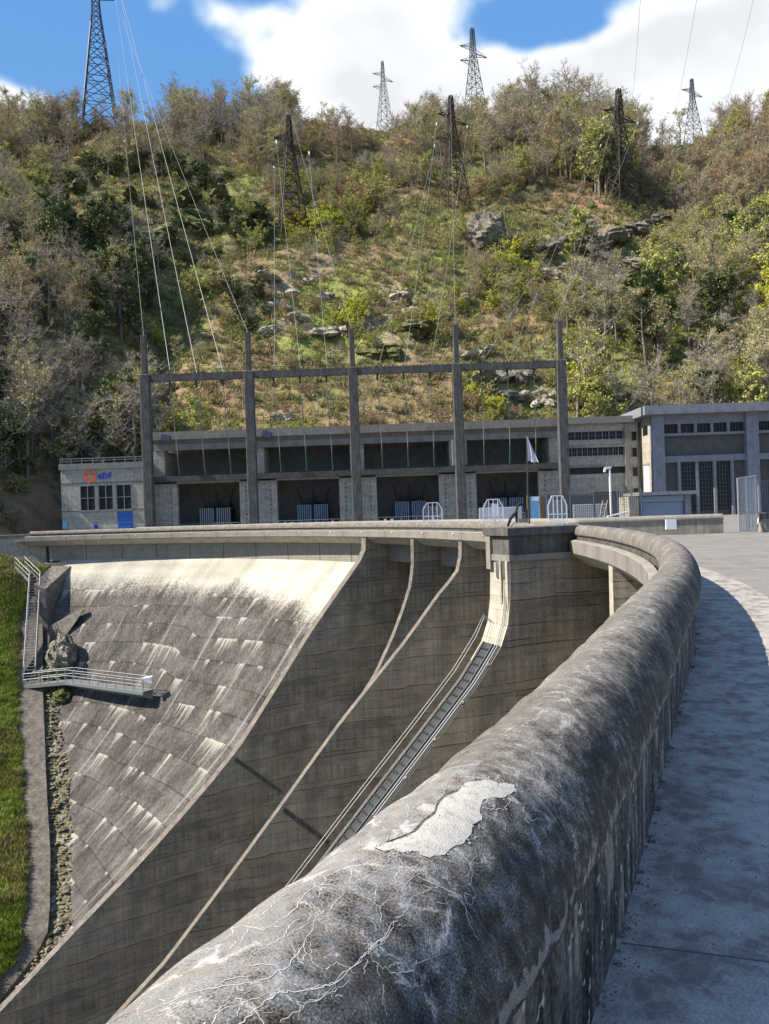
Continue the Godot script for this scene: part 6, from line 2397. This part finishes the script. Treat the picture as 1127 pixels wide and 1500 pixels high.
func build_rocks() -> void:
	rng.seed = 61
	outcrop("crag", "big upright grey crag standing alone on the middle of the slope", on_hill(712, 362) + Vector3(0, 2.5, 0), Vector3(5.2, 5.8, 4.5), M.rock, 201)
	var spots := [
		["pale", 400, 412, 1.6], ["pale", 425, 432, 1.8], ["pale", 410, 450, 1.5], ["pale", 470, 440, 1.7], ["pale", 485, 490, 2.0], ["pale", 440, 470, 1.6], ["pale", 520, 475, 1.3], ["pale", 585, 445, 2.0], ["pale", 600, 460, 1.3], ["pale", 395, 485, 1.4], ["pale", 455, 415, 1.2], ["pale", 500, 455, 1.1],
		["pale", 415, 612, 1.0], ["pale", 430, 616, 0.8], ["pale", 680, 438, 1.2], ["pale", 800, 405, 2.2], ["pale", 815, 415, 1.6], ["pale", 862, 330, 1.0], ["pale", 700, 525, 1.8], ["pale", 720, 520, 1.5], ["pale", 790, 590, 1.8], ["pale", 775, 580, 1.2],
		["dark", 835, 350, 3.0], ["dark", 870, 365, 3.4], ["dark", 905, 358, 3.6], ["dark", 940, 345, 3.2], ["dark", 965, 335, 2.6], ["dark", 890, 390, 3.2], ["dark", 930, 395, 3.0], ["dark", 800, 375, 2.4], ["dark", 980, 380, 2.6], ["dark", 770, 380, 2.0], ["dark", 850, 395, 2.2],
		["dark", 740, 560, 3.0], ["dark", 720, 575, 2.2], ["dark", 760, 555, 2.0], ["dark", 735, 590, 1.8],
		["mossy", 60, 290, 3.0], ["mossy", 90, 300, 3.4], ["mossy", 130, 285, 2.8], ["mossy", 120, 320, 3.4], ["mossy", 160, 335, 3.2], ["mossy", 100, 350, 3.2], ["mossy", 200, 350, 3.6], ["mossy", 240, 345, 3.4], ["mossy", 280, 330, 3.6], ["mossy", 310, 340, 3.4], ["mossy", 350, 320, 3.6], ["mossy", 380, 335, 3.0], ["mossy", 230, 380, 3.0], ["mossy", 270, 300, 2.6], ["mossy", 180, 300, 2.6], ["mossy", 60, 330, 2.8], ["mossy", 330, 300, 2.8],
		["mossy", 180, 655, 3.0], ["mossy", 130, 665, 3.0], ["mossy", 200, 640, 2.6], ["mossy", 560, 520, 2.4], ["mossy", 640, 470, 2.4], ["mossy", 610, 490, 2.2], ["mossy", 900, 430, 2.6], ["mossy", 870, 590, 2.4]]
	var shapes := []
	for s in 6:
		shapes.append(crag_mesh(400 + s))
	var words := {"pale": ["pale_rock", "pale lichen-covered rock", M.rock_pale], "dark": ["ledge_rock", "dark brown ledge rock", M.rock], "mossy": ["mossy_rock", "dark moss-covered rock", M.rock_mossy]}
	var items := []
	for e in spots:
		items.append([Vector2(e[1], e[2]), words[e[0]][1]])
	var labels := told_apart(items)
	var nth := -1
	for e in spots:
		nth += 1
		var w: Array = words[e[0]]
		var p := on_hill(e[1], e[2])
		var where := "on the slope behind the gantry" if e[1] > 370 and e[1] < 700 and e[2] > 390 else ("in the brown ledges below the right dark pylon" if e[1] > 690 and e[2] < 440 else ("on the rock face just above the hall roof" if e[1] > 690 else ("in the crags below the tallest pylon" if e[2] < 420 else "on the slope above the control building")))
		var o := piece(self, numbered(w[0]), shapes[rng.randi() % 6], w[2], p + Vector3(0, 0.12 * e[3], 0))
		o.rotation = Vector3(rng.randf_range(-0.3, 0.3), rng.randf() * TAU, rng.randf_range(-0.3, 0.3))
		o.scale = Vector3.ONE * e[3] * 1.25 * Vector3(rng.randf_range(0.9, 1.4), rng.randf_range(0.7, 1.1), rng.randf_range(0.8, 1.2))
		tag(o, labels[nth], "rock", w[1] + "s " + where)

# ---------- pylons and lines ----------
var arm_ends := {}
func pylon(called: String, label: String, base: Vector3, top: float, wide: float, mat: Material, arms: Array, turn := 0.4, thick := 0.16) -> void:
	var t := thing("lattice_pylon", label, "pylon", base, "steel lattice pylons on the hill")
	var rot := Basis(Vector3.UP, turn)
	var w := func(f: float) -> float:
		return wide * 0.5 * (lerpf(1.0, 0.24, f / 0.72) if f < 0.72 else lerpf(0.24, 0.13, (f - 0.72) / 0.28))
	var lv := [0.0, 0.15, 0.28, 0.39, 0.49, 0.58, 0.66, 0.73, 0.79, 0.85, 0.90, 0.95, 1.0]
	var corner := func(f: float, k: int) -> Vector3:
		var r: float = w.call(f)
		return rot * Vector3(r if k == 0 or k == 3 else -r, top * f - (0.8 if f == 0.0 else 0.0), r if k < 2 else -r)
	for k in 4:
		var q := MB.new()
		for i in lv.size() - 1:
			q.bar(corner.call(lv[i], k), corner.call(lv[i + 1], k), thick * 1.35)
		part(t, "leg", q, mat, true)
		var x := MB.new()
		var j := (k + 1) % 4
		for i in lv.size() - 1:
			x.bar(corner.call(lv[i], k), corner.call(lv[i + 1], j), thick * 0.75)
			x.bar(corner.call(lv[i], j), corner.call(lv[i + 1], k), thick * 0.75)
			x.bar(corner.call(lv[i + 1], k), corner.call(lv[i + 1], j), thick * 0.75)
			if i < 4:
				var m: Vector3 = (corner.call(lv[i], k) + corner.call(lv[i + 1], j)) / 2
				x.bar(m, (corner.call(lv[i], k) + corner.call(lv[i + 1], k)) / 2, thick * 0.6)
		tag(part(t, "bracing", x, mat, true), "", "", "", "stuff")
	var ends := []
	for a in arms:
		# [height share, reach, side]
		var f: float = a[0]
		var s: float = a[2]
		var tip := rot * Vector3(s * a[1], top * f + 0.15, 0)
		var q := MB.new()
		var r: float = w.call(f)
		for z in [-1.0, 1.0]:
			var lo := rot * Vector3(s * r, top * f, z * r)
			var hi := rot * Vector3(s * r, top * (f + 0.045), z * r)
			q.bar(lo, tip, thick * 0.9); q.bar(hi, tip, thick * 0.8)
			for i in 3:
				q.bar(lo.lerp(tip, i / 3.0), hi.lerp(tip, (i + 0.6) / 3.0), thick * 0.55)
		part(t, "cross_arm", q, mat, true)
		ends.append(base + tip)
	arm_ends[called] = ends
func strung(ends: Array, sag: float, n := 14) -> Array:
	var pts := []
	for i in n + 1:
		var f := float(i) / n
		pts.append((ends[0] as Vector3).lerp(ends[1], f) + Vector3.DOWN * sag * 4.0 * f * (1.0 - f))
	return pts
func line(label: String, a: Vector3, b: Vector3, sag: float, r := 0.05, insul := true) -> void:
	var t := thing("power_line", label, "wire", b, "power lines between pylons and gantry")
	var pts := strung([a, b], sag)
	var q := MB.new()
	q.tube(pts, r, r, 5)
	part(t, "conductor", q, M.wire)
	if insul:
		var d: Vector3 = (pts[1] - pts[0]).normalized()
		q = MB.new()
		q.tube([pts[0], pts[0] + d * 2.6], 0.17, 0.17, 6)
		part(t, "insulator_string", q, M.glass_insulator)
func build_lines() -> void:
	var p1 := on_hill(147, 196)
	var p2 := on_hill(429, 346)
	var p3 := on_hill(666, 306)
	var p5 := on_hill(912, 306)
	var h := func(p: Vector3, px: float, py: float) -> float:
		return at(px, py, -p.z).y - p.y
	pylon("p1", "tallest dark blue-grey lattice pylon, its top cut by the frame", p1, h.call(p1, 143, -45), 10.5, M.lattice, [[0.83, 5.5, 1.0], [0.83, 5.5, -1.0], [0.93, 6.5, 1.0], [0.93, 6.5, -1.0]], 0.35, 0.22)
	pylon("p2", "dark rusty lattice pylon standing on mid slope behind second gantry bay", p2, h.call(p2, 428, 170), 6.2, M.lattice_rust, [[0.80, 3.4, -1.0], [0.70, 4.0, 1.0], [0.58, 4.2, -1.0]], 0.3, 0.16)
	pylon("p3", "dark rusty lattice pylon above the lone grey crag", p3, h.call(p3, 660, 141), 6.0, M.lattice_rust, [[0.82, 3.6, -1.0], [0.76, 4.2, 1.0], [0.60, 4.4, -1.0]], 0.35, 0.16)
	pylon("p5", "dark rusty lattice pylon among bare trees above the brown ledges", p5, h.call(p5, 908, 131), 6.2, M.lattice_rust, [[0.80, 4.6, -1.0], [0.74, 4.6, 1.0], [0.56, 5.0, -1.0]], 0.35, 0.16)
	var p4 := at(697, 192, 262.0)
	pylon("p4", "twin-armed lattice pylon rising behind the ridge against the cloud", p4, h.call(p4, 691, 42), 7.0, M.lattice, [[0.80, 5.0, -1.0], [0.74, 5.4, 1.0], [0.66, 5.0, -1.0]], 0.4, 0.15)
	var p6 := at(1017, 222, 300.0)
	pylon("p6", "small lattice pylon on the right saddle of the ridge", p6, h.call(p6, 1016, 116), 6.0, M.lattice, [[0.82, 5.2, -1.0], [0.78, 5.2, 1.0], [0.55, 5.4, -1.0]], 0.4, 0.15)
	var p7 := at(564, 196, 420.0)
	pylon("p7", "faint far lattice pylon above the dip in the ridge", p7, h.call(p7, 561, 90), 7.5, M.lattice, [[0.80, 6.0, -1.0], [0.74, 6.0, 1.0], [0.62, 6.0, -1.0]], 0.4, 0.15)
	var post := func(k: int) -> Vector3:
		return V(PX0 + k * BAY, 23.4, 92)
	var beam := func(k: int, s: float) -> Vector3:
		return V(PX0 + (k + 0.5) * BAY + s, 18.75, 92)
	var side := ["left", "middle", "right"]
	var from := {0: [at(168, -14, 222), at(172, -30, 222), at(176, -14, 222)], 1: [at(402, 242, -p2.z), at(405, 206, -p2.z), at(453, 222, -p2.z)], 2: [at(637, 212, -p3.z), at(640, 180, -p3.z), at(685, 184, -p3.z)], 3: [at(881, 212, -p5.z), at(885, 171, -p5.z), at(935, 179, -p5.z)]}
	for k in 4:
		for s in 3:
			line("pale conductor from hillside pylon to the %s of three beam clamps over the %s bay" % [side[s], BAYS[k]], from[k][s], beam.call(k, [-3.1, 0.0, 3.1][s]), [0.4, 0.8, 1.0, 1.2][k], 0.038 if k == 0 else 0.024)
	line("thin earth wire from tallest pylon to the first gantry post", at(171, 60, 222), post.call(0), 0.8, 0.02, false)
	line("thin earth wire from tallest pylon to the second gantry post", at(176, 20, 222), post.call(1), 0.8, 0.02, false)
	line("thin earth wire from the second pylon to the third gantry post", at(428, 171, -p2.z), post.call(2), 0.8, 0.02, false)
	line("thin earth wire from the third pylon to the fourth gantry post", at(660, 142, -p3.z), post.call(3), 0.8, 0.02, false)
	line("thin earth wire from the ledge pylon to the last gantry post", at(908, 132, -p5.z), post.call(4), 0.8, 0.02, false)
	line("overhead wire rising steeply from the ledge pylon out of the picture", at(926, 150, -p5.z), at(944, -90, 95.0), 1.5, 0.026, false)
	line("overhead wire rising steeply left of the small saddle pylon", at(978, 216, 255.0), at(1036, -90, 100.0), 2.0, 0.026, false)
	line("overhead wire rising steeply right of the small saddle pylon", at(1058, 168, 250.0), at(1124, -90, 100.0), 2.0, 0.026, false)
